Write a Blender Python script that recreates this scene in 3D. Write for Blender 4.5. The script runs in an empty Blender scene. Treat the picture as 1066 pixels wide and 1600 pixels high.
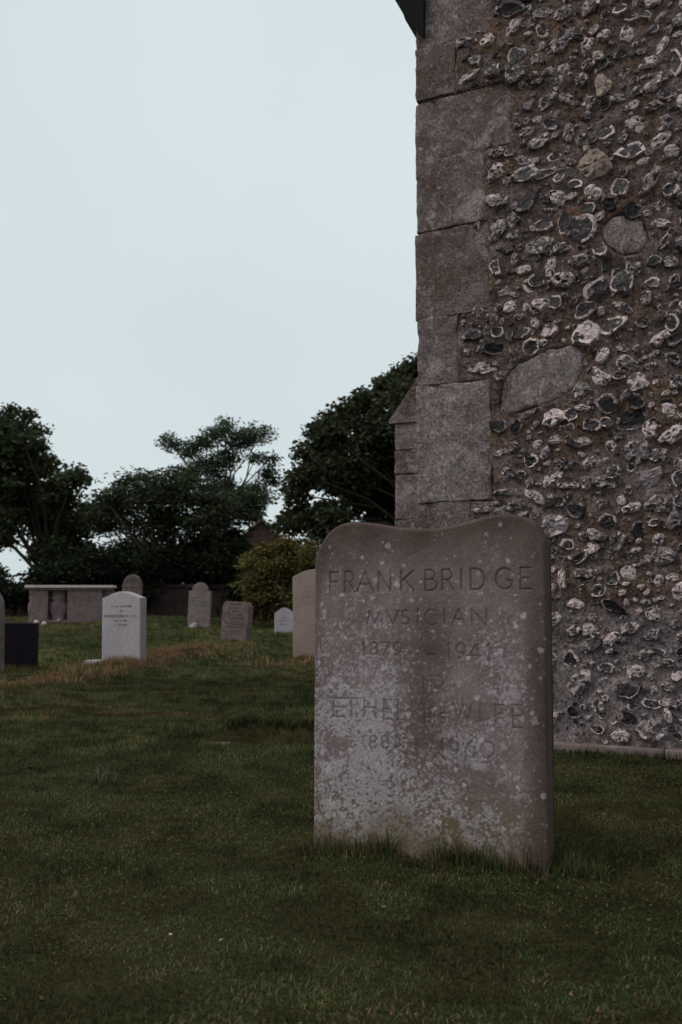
import bpy, bmesh, math, random
import numpy as np
from mathutils import Vector, Matrix, Euler

R = math.radians
random.seed(7)
rng = np.random.default_rng(7)
scene = bpy.context.scene
col = scene.collection

# ------------------------------------------------------------------ camera
CAM_Z = 0.83
PITCH = math.atan(130.0 / 1555.0)
cam_d = bpy.data.cameras.new('camera')
cam_d.sensor_fit = 'VERTICAL'
cam_d.sensor_height = 36.0
cam_d.sensor_width = 24.0
cam_d.lens = 35.0
cam_d.clip_start = 0.05
cam_d.clip_end = 2000.0
cam_d.dof.use_dof = True
cam_d.dof.focus_distance = 3.6
cam_d.dof.aperture_fstop = 5.6
cam = bpy.data.objects.new('camera', cam_d)
col.objects.link(cam)
cam.location = (0, 0, CAM_Z)
cam.rotation_euler = (math.pi / 2 + PITCH, 0, 0)
scene.camera = cam

# ------------------------------------------------------------------ sky, sun, exposure
SUN_ELEV, SUN_AZ = R(48), R(-104)          # azimuth from +Y towards +X: light from the left
world = bpy.data.worlds.new('World')
scene.world = world
world.use_nodes = True
wn, wl = world.node_tree.nodes, world.node_tree.links
bg = wn['Background']
sky = wn.new('ShaderNodeTexSky')
sky.sky_type = 'NISHITA'
sky.sun_disc = False
sky.sun_elevation = SUN_ELEV
sky.sun_rotation = SUN_AZ
sky.air_density = 1.0
sky.dust_density = 4.0
wtc = wn.new('ShaderNodeTexCoord')
wns = wn.new('ShaderNodeTexNoise')
wns.inputs['Scale'].default_value = 1.6
wns.inputs['Detail'].default_value = 5
wns.inputs['Roughness'].default_value = 0.5
wl.new(wtc.outputs['Generated'], wns.inputs['Vector'])
wr = wn.new('ShaderNodeValToRGB')          # the closed cloud layer, faintly uneven
wr.color_ramp.elements[0].position = 0.3
wr.color_ramp.elements[0].color = (6.2, 7.15, 7.4, 1)
wr.color_ramp.elements[1].position = 0.75
wr.color_ramp.elements[1].color = (7.35, 8.25, 8.4, 1)
wl.new(wns.outputs['Fac'], wr.inputs['Fac'])
wm = wn.new('ShaderNodeMixRGB')
wm.inputs['Fac'].default_value = 0.93
wl.new(sky.outputs['Color'], wm.inputs['Color1'])
wl.new(wr.outputs['Color'], wm.inputs['Color2'])
wl.new(wm.outputs['Color'], bg.inputs['Color'])
bg.inputs['Strength'].default_value = 0.1

sun_d = bpy.data.lights.new('sun', 'SUN')
sun_d.energy = 1.2
sun_d.angle = R(30)
sun_d.color = (1.0, 0.96, 0.9)
sun = bpy.data.objects.new('sun', sun_d)
col.objects.link(sun)
sd = Vector((math.sin(SUN_AZ) * math.cos(SUN_ELEV), math.cos(SUN_AZ) * math.cos(SUN_ELEV), math.sin(SUN_ELEV)))
sun.rotation_euler = sd.to_track_quat('Z', 'Y').to_euler()

scene.view_settings.view_transform = 'Standard'
scene.view_settings.look = 'None'
scene.view_settings.exposure = 0.0
scene.view_settings.gamma = 1.0
scene.view_settings.use_curve_mapping = False

# ------------------------------------------------------------------ helpers
def tag(o, label=None, cat=None, group=None, kind=None):
    if label: o['label'] = label
    if cat: o['category'] = cat
    if group: o['group'] = group
    if kind: o['kind'] = kind
    return o

def empty(name, loc=(0, 0, 0), rz=0.0):
    o = bpy.data.objects.new(name, None)
    o.empty_display_size = 0.1
    col.objects.link(o)
    o.location = loc
    o.rotation_euler = (0, 0, rz)
    return o

def mk(name, V, F, mats, parent=None, smooth=True, midx=None, attrs=None):
    me = bpy.data.meshes.new(name)
    V = np.asarray(V, dtype=np.float32)
    if isinstance(F, np.ndarray):
        k = F.shape[1]
        me.vertices.add(len(V))
        me.vertices.foreach_set('co', V.ravel())
        me.loops.add(F.size)
        me.loops.foreach_set('vertex_index', F.astype(np.int32).ravel())
        me.polygons.add(len(F))
        me.polygons.foreach_set('loop_start', np.arange(0, F.size, k, dtype=np.int32))
        me.update(calc_edges=True)
    else:
        me.from_pydata([tuple(v) for v in V.tolist()], [], F)
        me.update()
    for m in (mats if isinstance(mats, (list, tuple)) else [mats]):
        me.materials.append(m)
    if midx is not None:
        me.polygons.foreach_set('material_index', np.asarray(midx, dtype=np.int32))
    if smooth:
        me.polygons.foreach_set('use_smooth', np.ones(len(me.polygons), dtype=bool))
    for an, (ty, arr) in (attrs or {}).items():
        a = me.attributes.new(an, ty, 'POINT')
        a.data.foreach_set('color' if ty == 'FLOAT_COLOR' else 'value', np.asarray(arr, dtype=np.float32).ravel())
    o = bpy.data.objects.new(name, me)
    col.objects.link(o)
    if parent: o.parent = parent
    return o

def mk_bm(name, bm, mats, parent=None, smooth=False):
    me = bpy.data.meshes.new(name)
    bm.normal_update()
    bm.to_mesh(me); bm.free()
    for m in (mats if isinstance(mats, (list, tuple)) else [mats]):
        me.materials.append(m)
    if smooth:
        me.polygons.foreach_set('use_smooth', np.ones(len(me.polygons), dtype=bool))
    o = bpy.data.objects.new(name, me)
    col.objects.link(o)
    if parent: o.parent = parent
    return o

def bm_box(bm, x0, x1, y0, y1, z0, z1, bev=0.0):
    r = bmesh.ops.create_cube(bm, size=1.0)
    vs = r['verts']
    for v in vs:
        v.co = Vector((x0 + (v.co.x + .5) * (x1 - x0), y0 + (v.co.y + .5) * (y1 - y0), z0 + (v.co.z + .5) * (z1 - z0)))
    if bev > 0:
        es = list({e for v in vs for e in v.link_edges})
        bmesh.ops.bevel(bm, geom=es, offset=bev, segments=2, affect='EDGES', profile=0.6)

def _h(ix, iy, iz, seed):
    n = (ix.astype(np.int64) * 374761393 + iy.astype(np.int64) * 668265263 + iz.astype(np.int64) * 2147483647 + seed * 144665) & 0x7fffffff
    n = ((n ^ (n >> 13)) * 1274126177) & 0x7fffffff
    return ((n ^ (n >> 16)) & 0xffff) / 65535.0

def vn(x, y, z=0.0, seed=0):
    x, y, z = np.broadcast_arrays(np.asarray(x, float), np.asarray(y, float), np.asarray(z, float))
    ix, iy, iz = np.floor(x), np.floor(y), np.floor(z)
    fx, fy, fz = x - ix, y - iy, z - iz
    fx, fy, fz = [f * f * (3 - 2 * f) for f in (fx, fy, fz)]
    out = 0
    for dx in (0, 1):
        for dy in (0, 1):
            for dz in (0, 1):
                w = (fx if dx else 1 - fx) * (fy if dy else 1 - fy) * (fz if dz else 1 - fz)
                out = out + w * _h(ix + dx, iy + dy, iz + dz, seed)
    return out

def fbm(x, y, z=0.0, seed=0, o=4):
    t, a, n = 0, 0.5, 0
    f = 1.0
    for k in range(o):
        t = t + a * vn(np.asarray(x) * f, np.asarray(y) * f, np.asarray(z) * f, seed + k * 17)
        n += a; a *= 0.5; f *= 2.03
    return t / n

def ss(a, b, x):
    t = np.clip((np.asarray(x, float) - a) / (b - a), 0, 1)
    return t * t * (3 - 2 * t)

# ---- where things stand: a ray from the viewpoint used for surveying the place
cp, sp = math.cos(PITCH), math.sin(PITCH)
def ray(px, py):
    xc, yc = (px - 533.0) / 1555.0, (800.0 - py) / 1555.0
    return np.array((xc, cp - sp * yc, sp + cp * yc))
def at(px, py, Y):
    d = ray(px, py)
    return Vector((d * (Y / d[1])).tolist()) + Vector((0, 0, CAM_Z))

# ------------------------------------------------------------------ the lie of the land
def G(x, y):
    x = np.asarray(x, float); y = np.asarray(y, float)
    z = 0.27 * ss(12.5, 24, y) * (0.28 + 0.72 * ss(0.5, 5.0, -x))
    z = z + 0.045 * (vn(x * 0.5, y * 0.5, 0, 3) - 0.5) * ss(4.5, 8, y) + 0.014 * (vn(x * 2.1, y * 2.1, 0, 5) - 0.5)
    # edge of a sunken plot: the lawn behind stands a hand higher
    yl = 5.78 + 0.05 * np.sin(x * 9) + 0.09 * (vn(x * 5, 0 * y, 0, 9) - .5) - 0.12 * (x + .4)
    z = z + 0.085 * ss(0, 0.07, y - yl) * (1 - ss(.3, 2.2, y - yl)) * ss(-0.86, -0.55, x) * (1 - ss(0.35, 0.7, x))
    z = z - 0.03 * ss(-.28, -.02, y - yl) * (1 - ss(0, 0.05, y - yl)) * ss(-0.86, -0.55, x) * (1 - ss(0.35, 0.7, x))
    # rough strip bank on the left
    lx = -2.85 + (y - 8.3) * 0.148
    z = z + 0.06 * np.exp(-((x - lx) / 0.45) ** 2) * ss(6.5, 8.5, y) * (1 - ss(14, 16, y))
    return z
def gz(x, y): return float(G(x, y))
def ground(px, py):
    d = ray(px, py)
    ts = np.arange(1.0, 60.0, 0.01)
    hit = np.nonzero(d[2] * ts + CAM_Z < G(d[0] * ts, d[1] * ts))[0]
    p = d * ts[hit[0] if len(hit) else -1]
    return Vector((p[0], p[1], gz(p[0], p[1])))

# ------------------------------------------------------------------ materials
class NT:
    def __init__(self, name):
        self.m = bpy.data.materials.new(name)
        self.m.use_nodes = True
        self.t = self.m.node_tree
        self.n, self.l = self.t.nodes, self.t.links
        self.b = self.n['Principled BSDF']
        self.b.inputs['Specular IOR Level'].default_value = 0.25
    def add(self, ty, **kw):
        n = self.n.new(ty)
        for k, v in kw.items():
            if k in n.inputs: n.inputs[k].default_value = v
            else: setattr(n, k, v)
        return n
    def coord(self, kind='Object'):
        return self.add('ShaderNodeTexCoord').outputs[kind]
    def noise(self, vec, scale, detail=5, rough=0.6, dist=0.0):
        n = self.add('ShaderNodeTexNoise')
        n.inputs['Scale'].default_value = scale
        n.inputs['Detail'].default_value = detail
        n.inputs['Roughness'].default_value = rough
        n.inputs['Distortion'].default_value = dist
        self.l.new(vec, n.inputs['Vector'])
        return n.outputs['Fac']
    def ramp(self, fac, stops):
        r = self.add('ShaderNodeValToRGB')
        e = r.color_ramp.elements
        while len(e) < len(stops): e.new(0.5)
        for i, (p, c) in enumerate(stops):
            e[i].position = p
            e[i].color = (c, c, c, 1) if isinstance(c, (int, float)) else (*c, 1)
        self.l.new(fac, r.inputs['Fac'])
        return r.outputs['Color']
    def mix(self, fac, a, b, mode='MIX'):
        m = self.add('ShaderNodeMixRGB', blend_type=mode)
        for s, v in (('Fac', fac), ('Color1', a), ('Color2', b)):
            if isinstance(v, (int, float)): m.inputs[s].default_value = v if s == 'Fac' else (v, v, v, 1)
            elif isinstance(v, tuple): m.inputs[s].default_value = (*v, 1)
            else: self.l.new(v, m.inputs[s])
        return m.outputs['Color']
    def attr(self, name, out='Color'):
        a = self.add('ShaderNodeAttribute', attribute_name=name)
        return a.outputs[out]
    def bump(self, h, strength=0.5, dist=0.01):
        b = self.add('ShaderNodeBump')
        b.inputs['Strength'].default_value = strength
        b.inputs['Distance'].default_value = dist
        self.l.new(h, b.inputs['Height'])
        self.l.new(b.outputs['Normal'], self.b.inputs['Normal'])
    def out(self, c, rough=0.85):
        if isinstance(c, tuple): self.b.inputs['Base Color'].default_value = (*c, 1)
        else: self.l.new(c, self.b.inputs['Base Color'])
        self.b.inputs['Roughness'].default_value = rough
        return self.m
    def rnd(self):
        return self.add('ShaderNodeObjectInfo').outputs['Random']

WARM = (1.16, 0.95, 0.93)
def wt(c): return tuple(a * b for a, b in zip(c, WARM))
def stone_mat(name, c0, c1, c2, scale=6.0, bump=0.4, lichen=None, lichen_amt=0.6, rough=0.9):
    c0, c1, c2 = wt(c0), wt(c1), wt(c2)
    if lichen: lichen = wt(lichen)
    t = NT(name); v = t.coord()
    a = t.noise(v, scale, 6, 0.65, 0.3)
    base = t.ramp(a, [(0.3, c0), (0.52, c1), (0.72, c2)])
    f = t.noise(v, scale * 14, 3, 0.6)
    base = t.mix(0.45, base, t.ramp(f, [(0.3, 0.45), (0.7, 1.35)]), 'MULTIPLY')
    if lichen:
        k = t.noise(v, scale * 2.2, 8, 0.75, 0.5)
        base = t.mix(t.ramp(k, [(lichen_amt, 0.0), (lichen_amt + 0.07, 0.85)]), base, lichen)
    t.bump(t.mix(0.5, a, f), bump, 0.006)
    return t.out(base, rough)

M = {}
# soil and thatch under the blades
t = NT('lawn_soil'); v = t.coord()
a = t.noise(v, 1.1, 6, 0.65); b_ = t.noise(v, 35, 4, 0.7)
c = t.ramp(a, [(0.3, (0.022, 0.022, 0.009)), (0.5, (0.036, 0.031, 0.013)), (0.72, (0.052, 0.038, 0.018))])
c = t.mix(0.6, c, t.ramp(b_, [(0.3, 0.35), (0.7, 1.5)]), 'MULTIPLY')
t.b.inputs['Specular IOR Level'].default_value = 0.02
t.bump(b_, 0.8, 0.02); M['soil'] = t.out(c, 0.95)
# blades and leaves: colour of each blade or leaf is carried by the mesh
def leaf_mat(name, trans=0.3, rough=0.6, spec=0.25):
    t = NT(name)
    c = t.attr('col')
    t.l.new(c, t.b.inputs['Base Color'])
    t.b.inputs['Roughness'].default_value = rough
    t.b.inputs['Specular IOR Level'].default_value = spec
    tr = t.add('ShaderNodeBsdfTranslucent'); t.l.new(c, tr.inputs['Color'])
    mx = t.add('ShaderNodeMixShader'); mx.inputs['Fac'].default_value = trans
    t.l.new(t.b.outputs[0], mx.inputs[1]); t.l.new(tr.outputs[0], mx.inputs[2])
    t.l.new(mx.outputs[0], t.n['Material Output'].inputs['Surface'])
    return t.m
M['blade'] = leaf_mat('grass_blade', 0.25, 0.75, 0.05)
M['leaf'] = leaf_mat('tree_leaf', 0.2, 0.6, 0.07)
M['bark'] = stone_mat('bark', (0.02, 0.017, 0.014), (0.04, 0.034, 0.028), (0.06, 0.055, 0.045), 5, 0.8)

# mortar of the flint wall: brown, gritty, with orange lichen stains
t = NT('flint_wall_mortar'); v = t.coord()
a = t.noise(v, 2.0, 6, 0.7, 0.4); g1 = t.noise(v, 60, 5, 0.75); g2 = t.noise(v, 14, 5, 0.7)
c = t.ramp(a, [(0.3, (0.070, 0.043, 0.036)), (0.5, (0.108, 0.072, 0.064)), (0.7, (0.17, 0.125, 0.118))])
c = t.mix(t.ramp(t.noise(v, 3.1, 6, 0.7, 0.8), [(0.48, 0.0), (0.62, 0.8)]), c, (0.118, 0.060, 0.032))
sepz = t.add('ShaderNodeSeparateXYZ'); t.l.new(v, sepz.inputs[0])
c = t.mix(t.ramp(t.noise(v, 5.5, 7, 0.75, 0.3), [(0.55, 0.0), (0.66, 0.55)]), c, (0.22, 0.185, 0.19))
lowz = t.add('ShaderNodeMath', operation='MULTIPLY_ADD'); t.l.new(t.noise(v, 2.6, 5, .65), lowz.inputs[0]); lowz.inputs[1].default_value = -1.3; t.l.new(sepz.outputs['Z'], lowz.inputs[2])
c = t.mix(t.ramp(lowz.outputs[0], [(0.0, 0.75), (0.22, 0.0)]), c, (0.20, 0.158, 0.166))
c = t.mix(0.85, c, t.ramp(g1, [(0.38, 0.25), (0.62, 1.85)]), 'MULTIPLY')
c = t.mix(t.ramp(t.noise(v, 75, 4, .8), [(0.575, 0.0), (0.63, 0.75)]), c, (0.3, 0.25, 0.24))
c = t.mix(0.6, c, t.ramp(g2, [(0.37, 0.45), (0.63, 1.5)]), 'MULTIPLY')
t.bump(t.mix(0.5, g1, g2), 1.0, 0.02); M['mortar'] = t.out(c, 0.95)

def flint_mat(name, white, thr, core=(0.03, 0.028, 0.033), scale=30, rough=0.55, spec=0.3):
    """broken flint: dark glassy core with ragged pale crust; thr sets how much crust is left"""
    t = NT(name); v = t.coord(); r = t.rnd()
    ad = t.add('ShaderNodeVectorMath', operation='ADD')
    cx = t.add('ShaderNodeCombineXYZ')
    ml = t.add('ShaderNodeMath', operation='MULTIPLY'); ml.inputs[1].default_value = 37.0
    t.l.new(r, ml.inputs[0]); t.l.new(ml.outputs[0], cx.inputs[0])
    t.l.new(v, ad.inputs[0]); t.l.new(cx.outputs[0], ad.inputs[1]); v = ad.outputs[0]
    a = t.noise(v, scale, 7, 0.68, 1.2)
    core, white = wt(core), wt(white)
    b = t.noise(v, scale * .8, 4, 0.6)
    cc = t.ramp(b, [(0.3, tuple(x * .4 for x in core)), (0.52, core), (0.72, tuple(x * 3.2 for x in core))])
    cw = t.ramp(t.noise(v, scale * 1.7, 5, .7), [(0.3, tuple(x * .45 for x in white)), (0.62, white)])
    c = t.mix(t.ramp(a, [(thr - .035, 0.0), (thr + .035, 1.0)]), cc, cw)
    c = t.mix(0.5, c, t.ramp(t.noise(v, 120, 3, 0.7), [(0.3, 0.5), (0.7, 1.4)]), 'MULTIPLY')
    c = t.mix(0.6, c, t.ramp(r, [(0.0, 0.6), (1.0, 1.25)]), 'MULTIPLY')
    t.bump(t.mix(.5, t.noise(v, 50, 4, 0.65), a), 0.7, 0.008)
    t.b.inputs['Specular IOR Level'].default_value = spec
    return t.out(c, rough)
WH = (0.60, 0.565, 0.565)
M['f_rim'] = flint_mat('flint_crust_rim', (0.70, 0.66, 0.65), .44, scale=34, rough=.8)
M['f_white'] = flint_mat('flint_pale_crust', WH, .44, (0.075, 0.068, 0.072), scale=26, rough=.75)
M['f_grey'] = flint_mat('flint_grey', (0.36, 0.34, 0.345), .52, (0.066, 0.060, 0.066), 28)
M['f_dark'] = flint_mat('flint_dark_core', (0.34, 0.32, 0.33), .6, (0.024, 0.021, 0.024), 30, .5, .25)
M['f_black'] = flint_mat('flint_black_core', (0.25, 0.235, 0.24), .68, (0.012, 0.010, 0.012), 26, .5, .2)
M['f_pale'] = flint_mat('flint_cream', (0.38, 0.335, 0.285), .45, (0.07, 0.058, 0.05), 24, .85, .2)
M['f_blue'] = flint_mat('flint_blue_grey', (0.24, 0.225, 0.25), .40, (0.12, 0.11, 0.125), 22, .8, .2)
def ashlar_mat(name, c0, c1, c2, lich, amt):
    wt = lambda c: (c[0] * 1.13, c[1] * .965, c[2] * .955)
    t = NT(name); v = t.coord()
    a = t.noise(v, 5, 7, 0.7, 0.5); g = t.noise(v, 70, 5, .75); h = t.noise(v, 22, 6, .7, .6)
    c = t.ramp(a, [(0.3, wt(c0)), (0.5, wt(c1)), (0.7, wt(c2))])
    c = t.mix(t.ramp(t.noise(v, 3.3, 6, .7, .8), [(0.47, 0.0), (0.6, 0.8)]), c, wt((0.092, 0.066, 0.054)))
    c = t.mix(t.ramp(t.noise(v, 4.1, 6, .72, .4), [(0.55, 0.0), (0.64, 0.6)]), c, wt(tuple(x * 1.25 for x in lich)))
    c = t.mix(t.ramp(h, [(amt, 0.0), (amt + .05, 0.7)]), c, wt(lich))
    c = t.mix(t.ramp(t.noise(v, 42, 5, .7), [(0.33, 0.8), (0.42, 0.0)]), c, wt((0.05, 0.042, 0.042)))
    c = t.mix(0.8, c, t.ramp(g, [(0.38, 0.35), (0.62, 1.7)]), 'MULTIPLY')
    t.bump(t.mix(.5, h, g), 1.0, 0.012)
    return t.out(c, .95)
M['ashlar'] = ashlar_mat('quoin_stone', (0.085, 0.07, 0.068), (0.14, 0.122, 0.122), (0.2, 0.18, 0.18), (0.27, 0.25, 0.255), .56)
M['ashlar_brown'] = ashlar_mat('quoin_stone_brown', (0.075, 0.058, 0.053), (0.115, 0.096, 0.092), (0.17, 0.147, 0.142), (0.24, 0.22, 0.22), .58)
M['clunch'] = ashlar_mat('pale_dressed_stone', (0.12, 0.108, 0.11), (0.185, 0.168, 0.17), (0.25, 0.23, 0.236), (0.31, 0.285, 0.29), .55)
M['cement'] = stone_mat('plinth_render', (0.12, 0.10, 0.095), (0.17, 0.15, 0.145), (0.22, 0.20, 0.195), 8, 0.6)
t = NT('gutter_black'); t.b.inputs['Specular IOR Level'].default_value = .08; M['gutter'] = t.out((0.012, 0.011, 0.012), 0.8)
M['tile'] = stone_mat('roof_tile', (0.07, 0.04, 0.032), (0.11, 0.065, 0.05), (0.15, 0.09, 0.07), 5, 0.5)

# ------------------------------------------------------------------ ground
def axis(pts):
    out = []
    for a, b, n in pts: out += list(np.linspace(a, b, n, endpoint=False))
    return np.array(out + [pts[-1][1]])
gx = axis([(-900, -60, 8), (-60, -12, 16), (-12, -5, 40), (-5, 4, 170), (4, 12, 30), (12, 60, 12), (60, 900, 8)])
gy = axis([(-60, 0, 12), (0, 1.2, 12), (1.2, 10, 210), (10, 18, 90), (18, 32, 50), (32, 80, 20), (80, 1500, 12)])
XX, YY = np.meshgrid(gx, gy)
ZZ = G(XX, YY)
V = np.stack([XX, YY, ZZ], -1).reshape(-1, 3)
nx, ny = len(gx), len(gy)
ii = (np.arange(ny - 1)[:, None] * nx + np.arange(nx - 1)[None, :]).ravel()
F = np.stack([ii, ii + 1, ii + nx + 1, ii + nx], -1)
tag(mk('ground', V, F, M['soil']), kind='structure')

# ------------------------------------------------------------------ the church
WANG = R(22)
U = Vector((math.cos(WANG), -math.sin(WANG), 0))       # along the front wall, to the right
N = Vector((math.sin(WANG), math.cos(WANG), 0))        # into the building
p0 = ground(970, 1178)
k = ray(657, 900); kx = k[0] / k[1]
tt = (p0.x - kx * p0.y) / (U.x - kx * U.y)
CORNER = Vector((p0.x - U.x * tt, p0.y - U.y * tt, 0))
church = empty('church', CORNER, -WANG)                # local x = along wall, local y = into building
tag(church, 'flint church end with stone corner blocks rising behind the large headstone', 'church')
def wall_px(px, py, o=0.0):
    """point of the front wall seen at a pixel, as (x along, z up)"""
    d = Vector(ray(px, py).tolist()); c = Vector((0, 0, CAM_Z))
    q = CORNER - N * o
    s = (q - c).dot(N) / d.dot(N)
    p = c + d * s
    return (p - CORNER).dot(U), p.z

# corner blocks, top to bottom (joint heights read on the corner edge; right ends on the face)
joints = [-150, -60, 76, 157, 252, 362, 498, 603, 786, 930, 1040, 1180]
rights = [720, 766, 712, 800, 757, 765, 716, 768, 735, 770, 720]
zj = [wall_px(657, j)[1] for j in joints]; xj = [wall_px(rights[i], (joints[i] + joints[i + 1]) / 2)[0] for i in range(len(rights))]
def big_block(pts): return [wall_px(*p) for p in pts]
BLOCKS = [big_block([(779, 640), (784, 600), (800, 575), (840, 556), (868, 541), (892, 538), (908, 550), (911, 580), (902, 600), (880, 618), (845, 634), (800, 645)]),
          big_block([(944, 352), (958, 338), (985, 333), (1006, 345), (1012, 378), (1000, 396), (965, 398), (946, 385)])]
# front wall: lumpy mortar bed
wx = axis([(0.02, 2.3, 190), (2.3, 5.5, 60)]); wz = axis([(-0.25, 4.4, 380)])
A, B = np.meshgrid(wx, wz)
def wall_raw(a, b):
    return 0.034 * (fbm(a * 7, b * 7, 0, 11, 3) - .5) + 0.024 * (fbm(a * 21, b * 21, 0, 12, 3) - .5) + 0.026 * (fbm(a * 1.3, b * 1.3, 0, 13, 2) - .5)
def inside(a, b, poly, pad):
    cx, cz = np.mean([p[0] for p in poly]), np.mean([p[1] for p in poly])
    th = np.arctan2(b - cz, a - cx); r = np.hypot(a - cx, b - cz)
    pt = np.array([math.atan2(p[1] - cz, p[0] - cx) for p in poly]); pr = np.array([math.hypot(p[0] - cx, p[1] - cz) for p in poly])
    o = np.argsort(pt); pt, pr = pt[o], pr[o]
    lim = np.interp(th, np.concatenate([pt - 2 * np.pi, pt, pt + 2 * np.pi]), np.tile(pr, 3))
    return ss(-pad, pad, lim - r)
def wall_off(a, b):
    a = np.asarray(a, float); b = np.asarray(b, float)
    h = wall_raw(a, b)
    m = np.zeros(np.broadcast(a, b).shape)
    w = .05 * (fbm(a * 11, b * 11, 0, 15, 3) - .5)
    for i in range(len(xj)):
        sl = .06 if i < 6 else .012
        bb = b - sl * (a - xj[i] / 2)
        m = np.maximum(m, ss(-.012, .012, xj[i] - .012 - a + w) * ss(-.004, .012, bb - zj[i + 1] + w * .25) * ss(-.004, .012, zj[i] - bb + w * .25))
    for p in BLOCKS: m = np.maximum(m, ss(-.012, .012, inside(a, b, p, .05) * .1 - .062 + w * .7))
    return h * (1 - m) - .03 * m
V = np.stack([A, -wall_off(A, B), B], -1).reshape(-1, 3)
nw, nh = len(wx), len(wz)
ii = (np.arange(nh - 1)[:, None] * nw + np.arange(nw - 1)[None, :]).ravel()
F = np.stack([ii, ii + 1, ii + nw + 1, ii + nw], -1)
front = mk('front_wall', V, F, M['mortar'], church)
# rest of the building
bm = bmesh.new(); bm_box(bm, 0.03, 5.47, 0.04, 9.0, -0.3, 4.38)
mk_bm('wall_core', bm, M['mortar'], church)
sy = axis([(0.03, 9.0, 120)]); sz = axis([(-0.25, 4.4, 80)])
A, B = np.meshgrid(sy, sz)
o_ = 0.04 * (fbm(A * 7, B * 7, 0, 21, 4) - .5)
V = np.stack([0.0 + o_, A, B], -1).reshape(-1, 3); nw, nh = len(sy), len(sz)
ii = (np.arange(nh - 1)[:, None] * nw + np.arange(nw - 1)[None, :]).ravel()
mk('side_wall', V, np.stack([ii, ii + nw, ii + nw + 1, ii + 1], -1), M['mortar'], church)
mk('gable', [(0, .0, 4.4), (5.5, .0, 4.4), (2.75, .0, 7.0), (0, .4, 4.4), (5.5, .4, 4.4), (2.75, .4, 7.0)],
   [[0, 1, 2], [5, 4, 3], [0, 2, 5, 3], [1, 4, 5, 2]], M['mortar'], church, smooth=False)
def slab_roof(sx):
    xe, xr = (-.12, 2.75) if sx < 0 else (5.62, 2.75)
    e0, e1 = 4.52, 7.25
    V = [(xe, -.06, e0), (xr, -.06, e1), (xr, 9.1, e1), (xe, 9.1, e0)]
    V += [(x, y, z + .14) for x, y, z in V]
    return mk('roof_slope', V, [[0, 1, 2, 3], [7, 6, 5, 4], [0, 4, 5, 1], [1, 5, 6, 2], [2, 6, 7, 3], [3, 7, 4, 0]], M['tile'], church, smooth=False)
slab_roof(-1); slab_roof(1)

# gutter and eaves moulding along the side wall, its end seen against the sky
xg, zg = wall_px(653, 52); zc = zg
def gp(px, py):
    x, z = wall_px(px, py); return (x, z)
prof = [gp(664, 62), gp(656, 54), gp(650, 46), gp(641, 41), gp(636, 36), gp(632, 25), gp(626, 12), gp(617, 0), gp(611, -14), gp(607, -22), gp(607, -40), gp(664, -60)]
V = [(x, -0.03, z) for x, z in prof] + [(x, 9.0, z) for x, z in prof]
n = len(prof)
mk('eaves_gutter', V, [list(range(n)), list(range(2 * n - 1, n - 1, -1))] + [[(i + 1) % n, i, i + n, (i + 1) % n + n] for i in range(n)], M['gutter'], church, smooth=False)

# rough dressed block: a box whose faces are gridded, worn and rounded
def rough_block(name, x0, x1, y0, y1, z0, z1, mat, parent, seed, amp=0.006, step=0.022, rnd_=0.005, slant=0.0, edge=0.006):
    bm = bmesh.new()
    nx_ = max(2, int((x1 - x0) / step)); nz_ = max(2, int((z1 - z0) / step)); ny_ = max(2, int((y1 - y0) / (step * 2)))
    bmesh.ops.create_cube(bm, size=1.0)
    for ax, nn in ((0, nx_), (1, ny_), (2, nz_)):
        dm = (x1 - x0, y1 - y0, z1 - z0)[ax]
        for fr in [min(.3, .006 / dm)] + [q / nn for q in range(1, nn)] + [1 - min(.3, .006 / dm)]:
            pc = [0, 0, 0]; pc[ax] = -0.5 + fr
            no = [0, 0, 0]; no[ax] = 1
            bmesh.ops.bisect_plane(bm, geom=bm.verts[:] + bm.edges[:] + bm.faces[:], plane_co=pc, plane_no=no)
    L = np.array([v.co[:] for v in bm.verts])
    dim = np.array([x1 - x0, y1 - y0, z1 - z0])
    P = L * dim
    half = dim / 2
    r = min(rnd_, half.min() * .6)
    core = np.clip(P, -(half - r), half - r)
    d = P - core; ln = np.linalg.norm(d, axis=1, keepdims=True)
    P = core + d / np.maximum(ln, 1e-6) * np.minimum(ln, r)
    nrm = d / np.maximum(ln, 1e-6)
    nz = (fbm(P[:, 0] * 9 + seed * 3.1, P[:, 1] * 9, P[:, 2] * 9, seed, 4) - .5) * 2 * amp * 1.6 \
        + (fbm(P[:, 0] * 30 + seed * 3.1, P[:, 1] * 30, P[:, 2] * 30, seed + 3, 2) - .5) * amp
    P = P + nrm * nz[:, None]
    pit = ss(.62, .8, fbm(P[:, 0] * 38 + seed, P[:, 1] * 38, P[:, 2] * 38, seed + 9, 2)) + .8 * ss(.6, .72, fbm(P[:, 0] * 11 + seed, P[:, 1] * 11, P[:, 2] * 11, seed + 19, 3))
    P = P - nrm * (pit * amp * 1.1)[:, None]
    ex, ez = np.abs(L[:, 0]) > .49, np.abs(L[:, 2]) > .49
    P[:, 0] += ex * edge * np.where(L[:, 0] < 0, .9, 3.0) * (fbm(P[:, 2] * 9, P[:, 1] * 5, seed * 1.7 + np.sign(L[:, 0]), seed + 5, 3) - .5)
    P[:, 2] += ez * edge * 1.6 * (fbm(P[:, 0] * 9, P[:, 1] * 5, seed * 2.3 + np.sign(L[:, 2]), seed + 6, 3) - .5)
    P[:, 2] += slant * P[:, 0]
    P += np.array([(x0 + x1) / 2, (y0 + y1) / 2, (z0 + z1) / 2])
    for v, p in zip(bm.verts, P): v.co = p
    return mk_bm(name, bm, mat, parent, smooth=True)

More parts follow.
